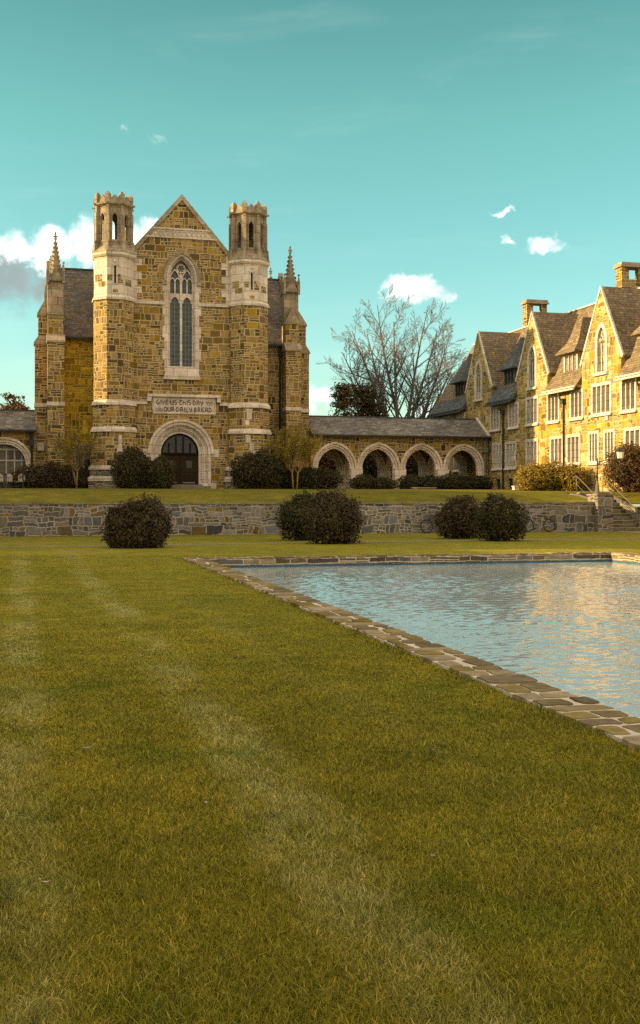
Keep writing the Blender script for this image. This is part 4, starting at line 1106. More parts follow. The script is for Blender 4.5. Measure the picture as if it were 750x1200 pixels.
for c_ in bays[:3]:
    dp = obj('downpipe', MB().tube([(35.5, c_ - .12, 9.0), (35.6, c_ - .12, 8.6), (35.9, c_ - .12, 8.4), (35.9, c_ - .12, 2.0)], .065, 7), M['lead'], D, True)
    obj('rain_head', MB().obox((35.86, c_ - .12), (1, 0), (0, 1), .13, .17, 8.25, 8.6), M['lead'], dp)
for y_, z_ in ((63.6, 6.75), (77.2, 4.6)): obj('carved_block', MB().box(35.93, 36.05, y_ - .2, y_ + .2, z_, z_ + .5), M['frame_stone'], D)

# unseen wing across the court, added and sized to shade the lawn
L = empty('dormitory', (-18, 60, 2))
tag(L, 'unseen stone wing added beyond the left edge to shade the lawn', 'dormitory')
lw_ = MB().box(-22.6, -14.4, 41, 100, 1.0, 9.3).box(-21.5, -15.5, -40, 40.95, -.2, 5.2)
obj('wall', lw_, M['wing_stone'], L)
lr = MB().prism([(-14.0, 9.1), (-18.5, 15.85), (-23, 9.1)], XZ, 41, 100)
for c_ in (54.5, 64.4, 74.4, 84.3, 94): lr.prism([(c_ - 2.6, 10), (c_, 15.2), (c_ + 2.6, 10)], YZ, -22, -14.2)
lr.prism([(-15.2, 5.0), (-18.5, 10.2), (-21.8, 5.0)], XZ, -40, 40.95)
obj('roof', lr, M['slate_brown'], L)
for c_ in np.arange(44, 99, 3.3):
    for z in (4.0, 7.0): obj('window', MB().box(-14.42, -14.36, c_ - .8, c_ + .8, z, z + 2.0), M['pane'], L)
# ------------------------------------------------------------------ vegetation
def leaf_mesh(name, P, Nrm, size, mat, parent, aspect=1.6, spread=.9):
    """one small two-triangle leaf at each point P, roughly facing Nrm, size in metres"""
    n = len(P)
    d = Nrm + rng.normal(0, spread, (n, 3)); d /= np.linalg.norm(d, axis=1)[:, None]
    r = rng.normal(0, 1, (n, 3)); u = np.cross(d, r); u /= np.linalg.norm(u, axis=1)[:, None]; v = np.cross(d, u)
    s = (size * rng.uniform(.6, 1.3, n))[:, None]
    org = np.array(ORG[parent]) if parent else np.zeros(3)
    c = P - org
    q = np.stack([c - u * s * aspect * .5, c + v * s * .32 + d * s * .1, c + u * s * aspect * .5, c - v * s * .32 + d * s * .1], 1).reshape(-1, 3)
    me = bpy.data.meshes.new(name)
    me.vertices.add(4 * n); me.vertices.foreach_set('co', q.astype(np.float32).ravel())
    me.loops.add(4 * n); me.loops.foreach_set('vertex_index', np.arange(4 * n, dtype=np.int32))
    me.polygons.add(n); me.polygons.foreach_set('loop_start', np.arange(0, 4 * n, 4, dtype=np.int32))
    at = me.attributes.new('rnd', 'FLOAT', 'POINT'); at.data.foreach_set('value', np.repeat(rng.random(n), 4).astype(np.float32))
    me.update(calc_edges=True)
    me.materials.append(mat)
    o = bpy.data.objects.new(name, me); C.objects.link(o); o.parent = parent; ORG[o] = Vector(org)
    return o
def lump(dirs, seed, amp, freq=2.2):
    return np.array([1 + amp * (mnoise.noise(Vector(d) * freq + Vector((seed, seed * 1.7, 0))) + .5 * mnoise.noise(Vector(d) * freq * 2.6 + Vector((0, seed, 3)))) for d in dirs])
def ball_points(n, c, rad, seed, amp=.34, flat_bottom=True, depth=.22):
    d = rng.normal(0, 1, (n, 3)); d /= np.linalg.norm(d, axis=1)[:, None]
    if flat_bottom: d[:, 2] = np.where(d[:, 2] < -.93, -d[:, 2], d[:, 2])
    k = lump(d, seed, amp) * (1 + .12 * np.array([mnoise.noise(Vector(q_) * 7 + Vector((seed, 0, 0))) for q_ in d])) * (1 - depth * rng.random(n) ** 1.6 + .05 * rng.random(n))
    return np.array(c) + d * k[:, None] * np.array(rad), d
def shrub(name, x, y, lobes, n, size, mat, label, cat='shrub', group=None, spikes=0.0, stem=True):
    """lobes: list of (dx, dy, centre height, rx, ry, rz)"""
    z0 = ground_z(x, y)
    r = empty(name, (x, y, z0)); tag(r, label, cat, group)
    Ps, Ns = [], []; core = MB()
    vol = [l[3] * l[5] for l in lobes]
    for i, (dx, dy, cz, rx, ry, rz) in enumerate(lobes):
        seed = x * 3.1 + i * 7.7
        P, d = ball_points(int(n * vol[i] / sum(vol)), (x + dx, y + dy, z0 + cz), (rx, ry, rz), seed)
        if spikes:
            up = rng.random(len(P)) < .3
            P[up] += d[up] * (rng.random(up.sum()) ** 2 * spikes * 1.3)[:, None] + np.array([0, 0, 1]) * (rng.random(up.sum()) * spikes * .5)[:, None]
        P[:, 2] = np.maximum(P[:, 2], z0 + .02 + rng.random(len(P)) * .12)
        Ps.append(P); Ns.append(d)
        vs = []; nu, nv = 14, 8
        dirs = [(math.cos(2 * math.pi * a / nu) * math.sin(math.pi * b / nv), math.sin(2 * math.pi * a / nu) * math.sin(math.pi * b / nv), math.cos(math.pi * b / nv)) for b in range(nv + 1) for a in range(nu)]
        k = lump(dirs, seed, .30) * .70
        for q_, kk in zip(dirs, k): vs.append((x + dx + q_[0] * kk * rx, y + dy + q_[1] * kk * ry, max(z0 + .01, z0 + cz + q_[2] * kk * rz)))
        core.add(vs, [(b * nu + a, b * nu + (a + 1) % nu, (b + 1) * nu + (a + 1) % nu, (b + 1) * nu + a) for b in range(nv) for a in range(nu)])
    leaf_mesh('foliage', np.concatenate(Ps), np.concatenate(Ns), size, mat, r)
    if stem:
        for i, (dx, dy, cz, rx, ry, rz) in enumerate(lobes):
            for k in range(3):
                core.tube([(x + dx + .1 * k - .1, y + dy, z0 - .1), (x + dx + .2 * (k - 1), y + dy + .1 * (k - 1), z0 + cz)], [.05, .03], 5)
    obj('twigs', core, M['core'], r)  # stems plus opaque dark lobes added to block light inside the bush
    return r
LG = 'clipped shrubs in pairs on the lower lawn'
shrub('lawn_shrub', 3.96, 39.6, [(-.48, .1, .62, .66, .7, .74), (.38, -.1, .82, .68, .72, .86), (-.2, .1, 1.15, .5, .5, .42), (-.85, 0, .95, .3, .3, .4), (0, 0, .4, .8, .8, .45)], 15000, .075, M['leaf_brown'], 'dark wide shrub standing alone near the far left pool corner', 'shrub', LG, spikes=.16)
shrub('lawn_shrub', 11.35, 45.1, [(-.2, 0, .84, .84, .9, .9), (.3, .1, .95, .75, .8, .92)], 9000, .08, M['leaf_green'], 'green rounded shrub half hidden behind a bigger brown one', 'shrub', LG, spikes=.1)
shrub('lawn_shrub', 11.6, 41.4, [(-.28, 0, .84, .82, 1.0, .92), (.32, .05, .86, .80, .95, .92), (-.05, 0, 1.45, .5, .5, .48), (.45, 0, 1.3, .45, .45, .42)], 15000, .075, M['leaf_brown'], 'brownish round shrub with upright twigs left of the bicycles', 'shrub', LG, spikes=.2)
shrub('lawn_shrub', 18.35, 45.2, [(-.15, 0, .78, .8, .85, .84), (.4, 0, .9, .62, .8, .88)], 9000, .08, M['leaf_brown'], 'dull shrub whose left side hides one bicycle', 'shrub', LG, spikes=.12)
shrub('lawn_shrub', 19.0, 42.2, [(-.2, 0, .84, .8, .85, .9), (.28, 0, .80, .74, .85, .84), (-.3, 0, 1.35, .42, .4, .42)], 12000, .078, M['leaf_dark'], 'dense dark shrub overlapping its neighbour in the right hand pair', 'shrub', LG, spikes=.1)
shrub('round_bush', 7.35, 77.9, [(0, 0, 1.3, 1.3, 1.2, 1.5), (.5, .2, 1.0, 1.1, 1.1, 1.2)], 9000, .11, M['leaf_dark'], 'tall dark bush in front of the left turret foot', 'bush')
shrub('round_bush', 9.15, 77.4, [(0, 0, .95, 1.05, 1.0, 1.15)], 6000, .10, M['leaf_green'], 'small green round bush left of the arched door', 'bush')
shrub('round_bush', 16.15, 77.9, [(-.4, 0, 1.15, 1.4, 1.2, 1.35), (.6, 0, 1.15, 1.25, 1.2, 1.4)], 11000, .11, M['leaf_dark'], 'wide dark bush right of the arched door', 'bush')
shrub('spreading_bush', 1.9, 80.3, [(-1.5, 0, .65, 1.3, 1.0, .85), (0, 0, .75, 1.5, 1.0, 1.0), (1.7, .2, .65, 1.5, 1.0, .9), (3.0, .3, .6, 1.0, 1.0, .8)], 11000, .11, M['leaf_brown'], 'low spreading dark bush against the left buttress', 'bush', spikes=.15)
HG = 'clipped hedges along the arcade'
shrub('clipped_hedge', 20.8, 79.6, [(-1.7, 0, .75, 1.2, .9, .85), (-.3, 0, .75, 1.4, .9, .9), (1.0, 0, .72, 1.2, .9, .85)], 9000, .10, M['leaf_dark'], 'tall clipped hedge between the hall and the first arch', 'hedge', HG)
shrub('clipped_hedge', 25.4, 79.6, [(-.7, 0, .45, 1.05, .8, .62), (.8, 0, .38, 1.0, .8, .52)], 6000, .09, M['leaf_dark'], 'low double mounded hedge under the second arch', 'hedge', HG)
shrub('clipped_hedge', 31.0, 79.6, [(-2.6, 0, .46, 1.15, .8, .62), (-1.0, 0, .45, 1.2, .8, .6), (.6, 0, .46, 1.2, .8, .62), (2.1, 0, .50, 1.3, .8, .66), (3.3, .1, .45, .9, .8, .6)], 12000, .09, M['leaf_dark'], 'longest low hedge running under the last two arches', 'hedge', HG)
shrub('wide_bush', 33.6, 67.2, [(-1.0, 0, .75, 1.1, 1.1, .95), (.3, -.2, .8, 1.2, 1.1, 1.0), (1.2, -1.3, .75, .9, 1.0, .9)], 10000, .10, M['leaf_gold'], 'sunlit golden bush against the dormitory wall', 'bush', spikes=.12)
shrub('tall_bush', 34.6, 58.3, [(-.4, 0, 1.25, 1.25, 1.2, 1.35), (.9, -.3, 1.3, 1.2, 1.2, 1.5), (0, .3, 2.0, .8, .8, .8)], 12000, .10, M['leaf_redbrown'], 'tall sunlit red brown bush beside the steps', 'bush', spikes=.22)
BG = 'evergreens behind the open arcade'
shrub('court_bush', 25.3, 93.5, [(0, 0, 1.9, 2.4, 1.4, 2.3)], 6500, .16, M['leaf_rust'], 'rusty orange bush seen through the first arch', 'bush', spikes=.3)
shrub('court_bush', 37.5, 100.5, [(0, 0, 2.2, 2.6, 1.6, 2.8)], 5000, .18, M['leaf_green'], 'dark evergreen bush beside the dormitory end seen through the third arch', 'bush', BG, spikes=.3)
shrub('court_bush', 29.6, 94.0, [(0, 0, 2.0, 2.4, 1.4, 2.5)], 5000, .17, M['leaf_green'], 'dark evergreen bush seen through the second arch', 'bush', BG, spikes=.3)
shrub('court_bush', 33.0, 95.5, [(0, 0, 2.0, 2.2, 1.4, 2.6)], 5000, .17, M['leaf_brown'], 'dark brownish bush seen through the third arch', 'bush', BG, spikes=.3)

def grow(mb, p, d, length, rad, depth, kids, up, wig, seglen, thin, ang=(25, 48), leaves=None):
    """one branch with its side branches; returns nothing, adds tubes to mb"""
    n = max(3, int(length / seglen)); pts = [p.copy()]; rads = [rad]; dirs = [d.copy()]
    q = p.copy(); dd = d.copy()
    for i in range(n):
        dd = (dd + Vector(rng.normal(0, wig, 3)) + Vector((0, 0, up))).normalized()
        q = q + dd * (length / n); pts.append(q.copy()); dirs.append(dd.copy())
        rads.append(max(thin, rad * (1 - .86 * (i + 1) / n)))
    mb.tube(pts, rads, 6 if depth > 2 else (4 if depth > 1 else 3), cap=False)
    if leaves is not None and depth <= 1:
        for q_ in pts[1:]: leaves.append(q_)
    if depth == 0: return
    k = kids[depth - 1]
    for j in range(k):
        f = .22 + .76 * (j + rng.random() * .8) / k
        i = min(n - 1, int(f * n)); t_ = f * n - i
        b = pts[i].lerp(pts[i + 1], max(0, min(1, t_)))
        ax = dirs[i].orthogonal().normalized(); ax.rotate(Matrix.Rotation(rng.random() * 6.283 , 3, dirs[i]))
        nd = dirs[i].copy(); nd.rotate(Matrix.Rotation(R(rng.uniform(*ang)), 3, ax))
        grow(mb, b, nd, length * (1 - f * .6) * rng.uniform(.36, .58), max(thin, rads[i] * .55), depth - 1, kids, up, wig * 1.15, seglen * .75, thin, ang, leaves)

# the big bare tree
tx, ty_ = 37.0, 106.0; z0 = ground_z(tx, ty_)
bt = empty('bare_tree', (tx, ty_, z0)); tag(bt, 'large leafless tree with fanning branches behind the arcade', 'tree')
tk = MB().tube([(tx, ty_, z0 - .3), (tx, ty_, z0 + .5), (tx + .05, ty_, z0 + 3.2)], [.62, .5, .44], 10)
obj('trunk', tk, M['bark'], bt, True)
cw = MB()
specs = [(-38, 10, 11.2), (-28, -30, 12.6), (-19, 40, 13.4), (-9, -20, 13.8), (0, 30, 14.2), (9, -40, 13.8), (18, 30, 13.4), (28, -20, 12.6), (40, 20, 11.6), (-33, 60, 9.6), (33, -60, 9.8)]
for (tilt, tw, ln_) in specs:
    tilt *= .86
    d = Vector((math.sin(R(tilt)), math.sin(R(tw)) * .25, math.cos(R(tilt)))).normalized()
    s = Vector((tx, ty_, z0 + rng.uniform(2.4, 3.3) + max(0, 9 - abs(tilt)) * .12))
    grow(cw, s, d, ln_ * rng.uniform(1.04, 1.12), .25, 3, (7, 10, 12), .020, .022, 1.0, .0138, (24, 52))
obj('crown', cw, M['bark'], bt, fix=False)

# small multi-stemmed trees by the hall
def small_tree(x, y, h, stems, label, leafy, bark):
    z = ground_z(x, y)
    r = empty('crape_myrtle', (x, y, z)); tag(r, label, 'small tree')
    tk = MB(); cr = MB(); lv = []
    for k, (dx, tilt) in enumerate(stems):
        top = Vector((x + dx * 1.5 + math.sin(R(tilt)) * 1.2, y + .1 * k, z + 1.15))
        tk.tube([(x + dx, y, z - .1), tuple(top)], [.085, .06], 6)
        for j in range(12 // len(stems)):
            a_ = rng.uniform(-48, 48); d = Vector((math.sin(R(a_)), rng.normal(0, .3), math.cos(R(a_)))).normalized()
            grow(cr, top.copy(), d, (h - 1.15) * rng.uniform(.7, 1.0), .04, 2, (6, 8), .03, .07, .35, .011, (20, 45), lv)
    obj('trunk', tk, bark, r, True)
    c_ = obj('crown', cr, bark, r, fix=False)
    P = np.array([tuple(p_) for p_ in lv]); P = P[rng.random(len(P)) < leafy]
    P = np.repeat(P, 3, 0) + rng.normal(0, .09, (len(P) * 3, 3))
    leaf_mesh('leaves', P, np.tile([0, -.3, 1.0], (len(P), 1)), .085, M['leaf_olive'], r)
small_tree(3.6, 78.4, 4.2, ((0, 2), (.05, -14)), 'slender nearly bare tree in front of the left buttress', .22, M['bark_dull'])
small_tree(19.1, 78.3, 4.5, ((-.13, -1), (.13, 2)), 'small golden leaved tree in front of the right buttress', 1.0, M['bark_pale'])

def leafy_tree(name, x, y, h, rad, mat, label, n, base=.3, cone=.4, size=.3, kind=0):
    z = ground_z(x, y)
    r = empty(name, (x, y, z)); tag(r, label, 'tree', 'trees beyond the arcades')
    tk = MB().tube([(x, y, z - .2), (x, y, z + h * .5), (x, y, z + h * .93)], [rad * .09, rad * .06, .03], 7)
    P = []; N_ = []
    for k in range(46):
        f = rng.random() ** .8; zc = z + h * (base + (1 - base) * f)
        rr = rad * (1 - f * (1 - cone)) * rng.uniform(.35, .9) if kind == 0 else rad * math.sqrt(max(.05, 1 - (2 * f - .9) ** 2)) * rng.uniform(.2, .85)
        a_ = rng.random() * 6.283; c_ = (x + rr * math.cos(a_), y + rr * math.sin(a_), zc)
        tk.tube([(x, y, zc - rr * .45), c_], [.05, .02], 4)
        s_ = rad * rng.uniform(.22, .38)
        Q, d = ball_points(n // 46, c_, (s_ * 1.25, s_ * 1.25, s_ * .6), k * 1.3 + x, .4, False, .8)
        P.append(Q); N_.append(d)
    leaf_mesh('crown', np.concatenate(P), np.concatenate(N_), size, mat, r)
    obj('trunk', tk, M['bark'], r)
leafy_tree('conifer', 29.3, 100.5, 10.0, 2.5, M['leaf_redbrown'], 'dark red brown conifer nearest the hall above the arcade roof', 3600, .2, .12, .22)
leafy_tree('conifer', 32.2, 102.5, 10.3, 3.0, M['leaf_brown'], 'dark brown green tree left of the bare tree trunk', 4800, .2, .3, .22)
leafy_tree('oak_tree', -1.0, 103.0, 8.5, 2.2, M['leaf_redbrown'], 'rusty leaved tree peeping over the left arcade roof', 3000, .3, .5, .24, 1)
for i, (x, y, h, lab) in enumerate(((13, 128, 8, 'dark tree hidden well behind the hall'), (-16, 112, 9, 'dark tree behind the far end of the left arcade'), (58, 118, 11, 'dark tree behind the dormitory roof'))):
    leafy_tree('oak_tree', x, y, h, 4.5, M['leaf_green'], lab, 3500, .2, .5, .45, 1)

# ------------------------------------------------------------------ small things
def bicycle(x, y, s, paint, label):
    """leans on the wall; x is the rear hub, front wheel s*1.06 further along"""
    r = empty('bicycle', (x, y, 0)); tag(r, label, 'bicycle', 'bicycles leaning on the retaining wall')
    lean = .10
    def P(u, z): return (x + s * u, y + lean * z, z)
    up = Vector((0, lean, 1)).normalized()
    for u in (0, 1.08):
        w_ = obj('wheel', MB().torus(P(u, .345), .325, .028, (1, 0, 0), up, 28, 6), M['rubber'], r, True)
        obj('rim', MB().torus(P(u, .345), .297, .014, (1, 0, 0), up, 28, 5), M['rim'], w_, True)
        sp = MB()
        for k in range(14):
            a_ = k * math.pi / 7; c_ = Vector(P(u, .345)); sp.tube([c_, c_ + (Vector((1, 0, 0)) * math.cos(a_) + up * math.sin(a_)) * .295], .004, 3, False)
        sp.tube([Vector(P(u, .345)) - Vector((0, .05, 0)), Vector(P(u, .345)) + Vector((0, .05, 0))], .03, 8)
        obj('spokes', sp, M['alloy'], w_)
    f = MB()
    for a_, b_ in (((.43, .30), (.30, .80)), ((.43, .30), (.90, .72)), ((.33, .70), (.885, .82)), ((0, .345), (.43, .30)), ((0, .345), (.325, .72)), ((.87, .88), (.93, .64))):
        f.tube([P(*a_), P(*b_)], .021, 7)
    obj('frame', f, paint, r, True)
    obj('fork', MB().tube([P(.93, .66), P(.97, .5), P(1.08, .345)], .018, 6), paint, r, True)
    st_ = obj('seat_post', MB().tube([P(.30, .80), P(.275, .92)], .015, 6), M['alloy'], r, True)
    sd = MB()
    c_ = P(.25, .95); sd.add([(c_[0] - s * .13, c_[1] - .08, c_[2]), (c_[0] - s * .13, c_[1] + .08, c_[2]), (c_[0] + s * .16, c_[1] + .02, c_[2]), (c_[0] + s * .16, c_[1] - .02, c_[2]),
                          (c_[0] - s * .13, c_[1] - .07, c_[2] + .06), (c_[0] - s * .13, c_[1] + .07, c_[2] + .06), (c_[0] + s * .16, c_[1] + .015, c_[2] + .03), (c_[0] + s * .16, c_[1] - .015, c_[2] + .03)],
                         [(0, 3, 2, 1), (4, 5, 6, 7), (0, 1, 5, 4), (1, 2, 6, 5), (2, 3, 7, 6), (3, 0, 4, 7)])
    obj('saddle', sd, M['rubber'], r)
    hb = MB().tube([P(.87, .88), P(.855, .98), P(.90, 1.02)], .016, 6)
    c_ = Vector(P(.90, 1.02)); hb.tube([c_ + Vector((-s * .1, -.27, .02)), c_ + Vector((0, -.22, 0)), c_ + Vector((0, .2, 0)), c_ + Vector((-s * .1, .24, .02))], .014, 6)
    obj('handlebar', hb, M['rubber'], r, True)
    ck = MB().torus(P(.43, .30), .085, .012, (1, 0, 0), up, 16, 5).tube([P(.43, .30), P(.52, .18)], .014, 5).tube([P(.43, .30), P(.34, .42)], .014, 5)
    ck.obox((P(.53, .17)[0], P(.53, .17)[1] - .06), (1, 0), (0, 1), .045, .05, .15, .18); ck.obox((P(.33, .43)[0], P(.33, .43)[1] + .04), (1, 0), (0, 1), .045, .05, .42, .45)
    obj('crankset', ck, M['alloy'], r)
bicycle(26.45, 52.62, -1.12, M['bike_silver'], 'grey bicycle fully in view leaning on the wall right of the shrubs')
bicycle(20.85, 52.62, -1.08, M['bike_blue'], 'dark blue bicycle leaning on the wall half hidden by a shrub')

bn = empty('stone_bench', (28.3, 76.4, ground_z(28, 76.4)))
tag(bn, 'low pale stone bench before the hedge under the third arch', 'bench')
z = ground_z(28, 76.4)
obj('seat', MB().box(27.4, 29.25, 76.2, 76.65, z + .06, z + .15), M['limestone_warm'], bn)
for x in (27.6, 28.95): obj('leg', MB().box(x, x + .16, 76.26, 76.6, z - .1, z + .058), M['limestone_warm'], bn)
blk = empty('stone_block', (34.4, 73.5, ground_z(34.4, 73.5))); z = ground_z(34.4, 73.5)
tag(blk, 'small pale stone block on the lawn left of the golden bush', 'block')
obj('plinth', MB().box(34.1, 34.6, 73.3, 73.7, z - .1, z + .22), M['frame_stone'], blk)
obj('top', MB().box(34.06, 34.64, 73.26, 73.74, z + .22, z + .29), M['limestone'], blk)

fr = empty('iron_railing', (-.6, 78.8, 2.42)); tag(fr, 'black iron railing in front of the glazed left arch', 'railing')
rl = MB()
for z in (3.2, 2.6): rl.tube([(-3.2, 78.8, z), (.05, 78.8, z)], .022, 5)
for k in range(14): rl.tube([(-3.1 + k * .24, 78.8, 2.6), (-3.1 + k * .24, 78.8, 3.2)], .01, 4)
obj('bars', rl, M['iron'], fr)
for x in (-3.2, -2.2, -1.1, 0.02):
    pst = obj('post', MB().obox((x, 78.8), (1, 0), (0, 1), .04, .04, 2.3, 3.32), M['iron'], fr)
    obj('finial', MB().ngon(x, 78.8, [(3.32, .03), (3.38, .07), (3.46, .02)], 6), M['iron'], pst)
def patio_chair(x, y, rot, label):
    z = 2.45
    r = empty('patio_chair', (x, y, z)); tag(r, label, 'chair', 'pale chairs behind the railing'); 
    cs_, sn = math.cos(rot), math.sin(rot)
    mp = lambda s, t_, d: (x + s * cs_ - d * sn, y + s * sn + d * cs_, z + t_)
    bk = MB().prism([(-.26, .46)] + [(.29 * math.cos(a_), .70 + .3 * math.sin(a_)) for a_ in np.linspace(math.pi, 0, 9)] + [(.26, .46)], mp, .2, .26)
    obj('backrest', bk, M['cream'], r)
    obj('seat', MB().prism([(-.25, -.25), (.25, -.25), (.27, .2), (-.27, .2)], lambda s, t_, d: mp(s, d, t_), .42, .48), M['cream'], r)
    for sx in (-.2, .2):
        for sy in (-.2, .2):
            obj('leg', MB().tube([mp(sx, .42, sy), mp(sx * 1.15, 0, sy * 1.15)], .018, 5), M['iron'], r)
patio_chair(-1.62, 79.7, math.pi + .2, 'pale round backed chair leftmost behind the railing')
patio_chair(-.86, 79.9, math.pi - .3, 'pale round backed chair in the middle behind the railing')
patio_chair(-.2, 79.6, math.pi + .6, 'pale round backed chair nearest the hall behind the railing')

# worn earth and a curled leaf on the near lawn
def leaf(x, y, s, label, turn=0.0):
    vs = []; fs = []
    for i in range(7):
        f = i / 6 - .5; w_ = .5 * math.cos(f * math.pi) + .03
        for j in (-1, 0, 1): vs.append((x + f * s, y + j * w_ * s * .45, .045 + (.10 * abs(j) + .12 * (f * 2) ** 2) * s - .01))
    for i in range(6):
        for j in range(2): fs.append((i * 3 + j, i * 3 + j + 1, i * 3 + j + 4, i * 3 + j + 3))
    m_ = MB().add(vs, fs).tube([(x + s * .5, y, .05 + .1 * s), (x + s * .8, y + .05 * s, .05 + .16 * s)], .002, 4)
    m_.v = [(x + (a_ - x) * math.cos(turn) - (b_ - y) * math.sin(turn), y + (a_ - x) * math.sin(turn) + (b_ - y) * math.cos(turn), c_) for a_, b_, c_ in m_.v]
    tag(obj('dry_leaf', m_, plain('dry_leaf', (.33, .25, .16), .8, .3, 30), None, False, (0, 0, 0), False), label, 'leaf')
leaf(.42, 7.75, .075, 'curled pale dead leaf, the largest on the near lawn')
for k, (xx, yy) in enumerate(((2.2, 8.9), (1.0, 6.2), (-.6, 9.8), (1.9, 5.0), (3.2, 12.4), (.1, 5.1), (2.7, 7.1))):
    leaf(xx, yy, .034 + .004 * (k % 3), 'tiny dry leaf scrap caught in the mown grass', k * 1.9)
    C.objects[-1]['group'] = 'leaf scraps on the lawn'

# ------------------------------------------------------------------ grass blades on the near lawn
def make_grass():
    zmin, zmax, N0 = 3.1, 34.0, 370000
    n = int(N0 * math.log(zmax / zmin) * .92)
    zc = zmin * (zmax / zmin) ** rng.random(n)                    # distance from the viewpoint, denser close by
    xc = (rng.random(n) * 2 - 1) * (.32 * zc + 1.0)
    ca, sa = math.cos(R(15)), math.sin(R(15))
    x = xc * ca + zc * sa; y = -xc * sa + zc * ca
    edge = PX0_FAR - .0136 * (PY1 - y)
    wob = .05 * np.sin(y * 7.3) + .04 * np.sin(y * 17.0 + 1)
    keep = (x < edge + .06 + wob * 1.5) | (y > PY1 - .02)
    x, y, zc = x[keep], y[keep], zc[keep]; n = len(x)
    hgt = rng.uniform(.014, .042, n) * (1 + .25 * (rng.random(n) < .05)) * np.clip(1.2 - zc * .055, .30, 1.02)
    gap_ = edge[keep] - x; hgt *= np.where((gap_ > -.1) & (gap_ < .16) & (y < PY1), 1.6 + .9 * np.sin(y * 5.1) * np.sin(y * 1.9 + 1), 1.0)
    # uneven mowing: tufts longer in places
    tuft = .5 + .5 * np.sin(x * 3.1 + 1.7 * np.sin(y * 1.3)) * np.sin(y * 2.2 + 2.1 * np.sin(x * 1.7))
    hgt *= .8 + .45 * tuft
    wid = .0019 * np.maximum(1.0, zc / 4.2) ** .75 * rng.uniform(.7, 1.35, n)
    az = rng.random(n) * 2 * np.pi; lean = np.abs(rng.normal(0, .75, n)) + .2
    dx, dy = np.cos(az) * lean * hgt, np.sin(az) * lean * hgt
    f = rng.random(n) * np.pi; wx, wy = np.cos(f) * wid, np.sin(f) * wid
    z0 = np.full(n, -.003)
    v = np.empty((n, 5, 3), np.float32)
    v[:, 0] = np.stack([x - wx, y - wy, z0], 1); v[:, 1] = np.stack([x + wx, y + wy, z0], 1)
    v[:, 2] = np.stack([x + wx * .8 + dx * .38, y + wy * .8 + dy * .38, hgt * .62], 1); v[:, 3] = np.stack([x - wx * .8 + dx * .38, y - wy * .8 + dy * .38, hgt * .62], 1)
    v[:, 4] = np.stack([x + dx, y + dy, hgt], 1)
    me = bpy.data.meshes.new('grass')
    me.vertices.add(5 * n); me.vertices.foreach_set('co', v.ravel())
    base = (np.arange(n, dtype=np.int32) * 5)[:, None]
    li = (base + np.array([0, 1, 2, 3, 3, 2, 4], np.int32)[None]).ravel()
    me.loops.add(7 * n); me.loops.foreach_set('vertex_index', li)
    ls = ((np.arange(n, dtype=np.int32) * 7)[:, None] + np.array([0, 4], np.int32)[None]).ravel()
    me.polygons.add(2 * n); me.polygons.foreach_set('loop_start', ls.astype(np.int32))
    at = me.attributes.new('rnd', 'FLOAT', 'POINT'); at.data.foreach_set('value', np.repeat(rng.random(n), 5).astype(np.float32))
    at = me.attributes.new('tip', 'FLOAT', 'POINT'); at.data.foreach_set('value', np.tile(np.array([0, 0, .6, .6, 1], np.float32), n))
    me.update(calc_edges=True)
    me.materials.append(M['blades'])
    o = bpy.data.objects.new('grass', me); C.objects.link(o)
    tag(o, 'short olive grass blades of the mown lawn by the pool', 'grass', kind='stuff')
make_grass()

# ------------------------------------------------------------------ sky, sun, camera
W = NT('World', world=True); scene.world = W.mat
t = W
dirv = t.new('ShaderNodeTexCoord').outputs['Generated']
sky = t.new('ShaderNodeTexSky', sky_type='NISHITA', sun_disc=False)
sky.sun_elevation = SUN_EL; sky.sun_rotation = math.atan2(SUN_DIR.x, SUN_DIR.y)
sky.air_density = 1.0; sky.dust_density = .6; sky.ozone_density = 1.5; sky.altitude = 100
t.put(sky.inputs[0], dirv) if sky.inputs else None
dx, dy, dz = t.sep(dirv)
az = t.m('MULTIPLY', t.m('ARCTAN2', dx, dy), 180 / math.pi)
el = t.m('MULTIPLY', t.m('ARCSINE', dz), 180 / math.pi)
SKY_TINT = (.655, 1.2, .75)
tint = t.mix(1.0, sky.outputs[0], SKY_TINT, 'MULTIPLY')
tint = t.mix(1.0, tint, t.ramp(dz, [(0, (1.66, 1.02, 1.34)), (.10, (1.56, 1.06, 1.36)), (.16, (1.46, 1.12, 1.36)), (.24, (1.33, 1.16, 1.3)), (.32, (1.24, 1.17, 1.18)), (.41, (.98, 1.0, 1.0))]), 'MULTIPLY')
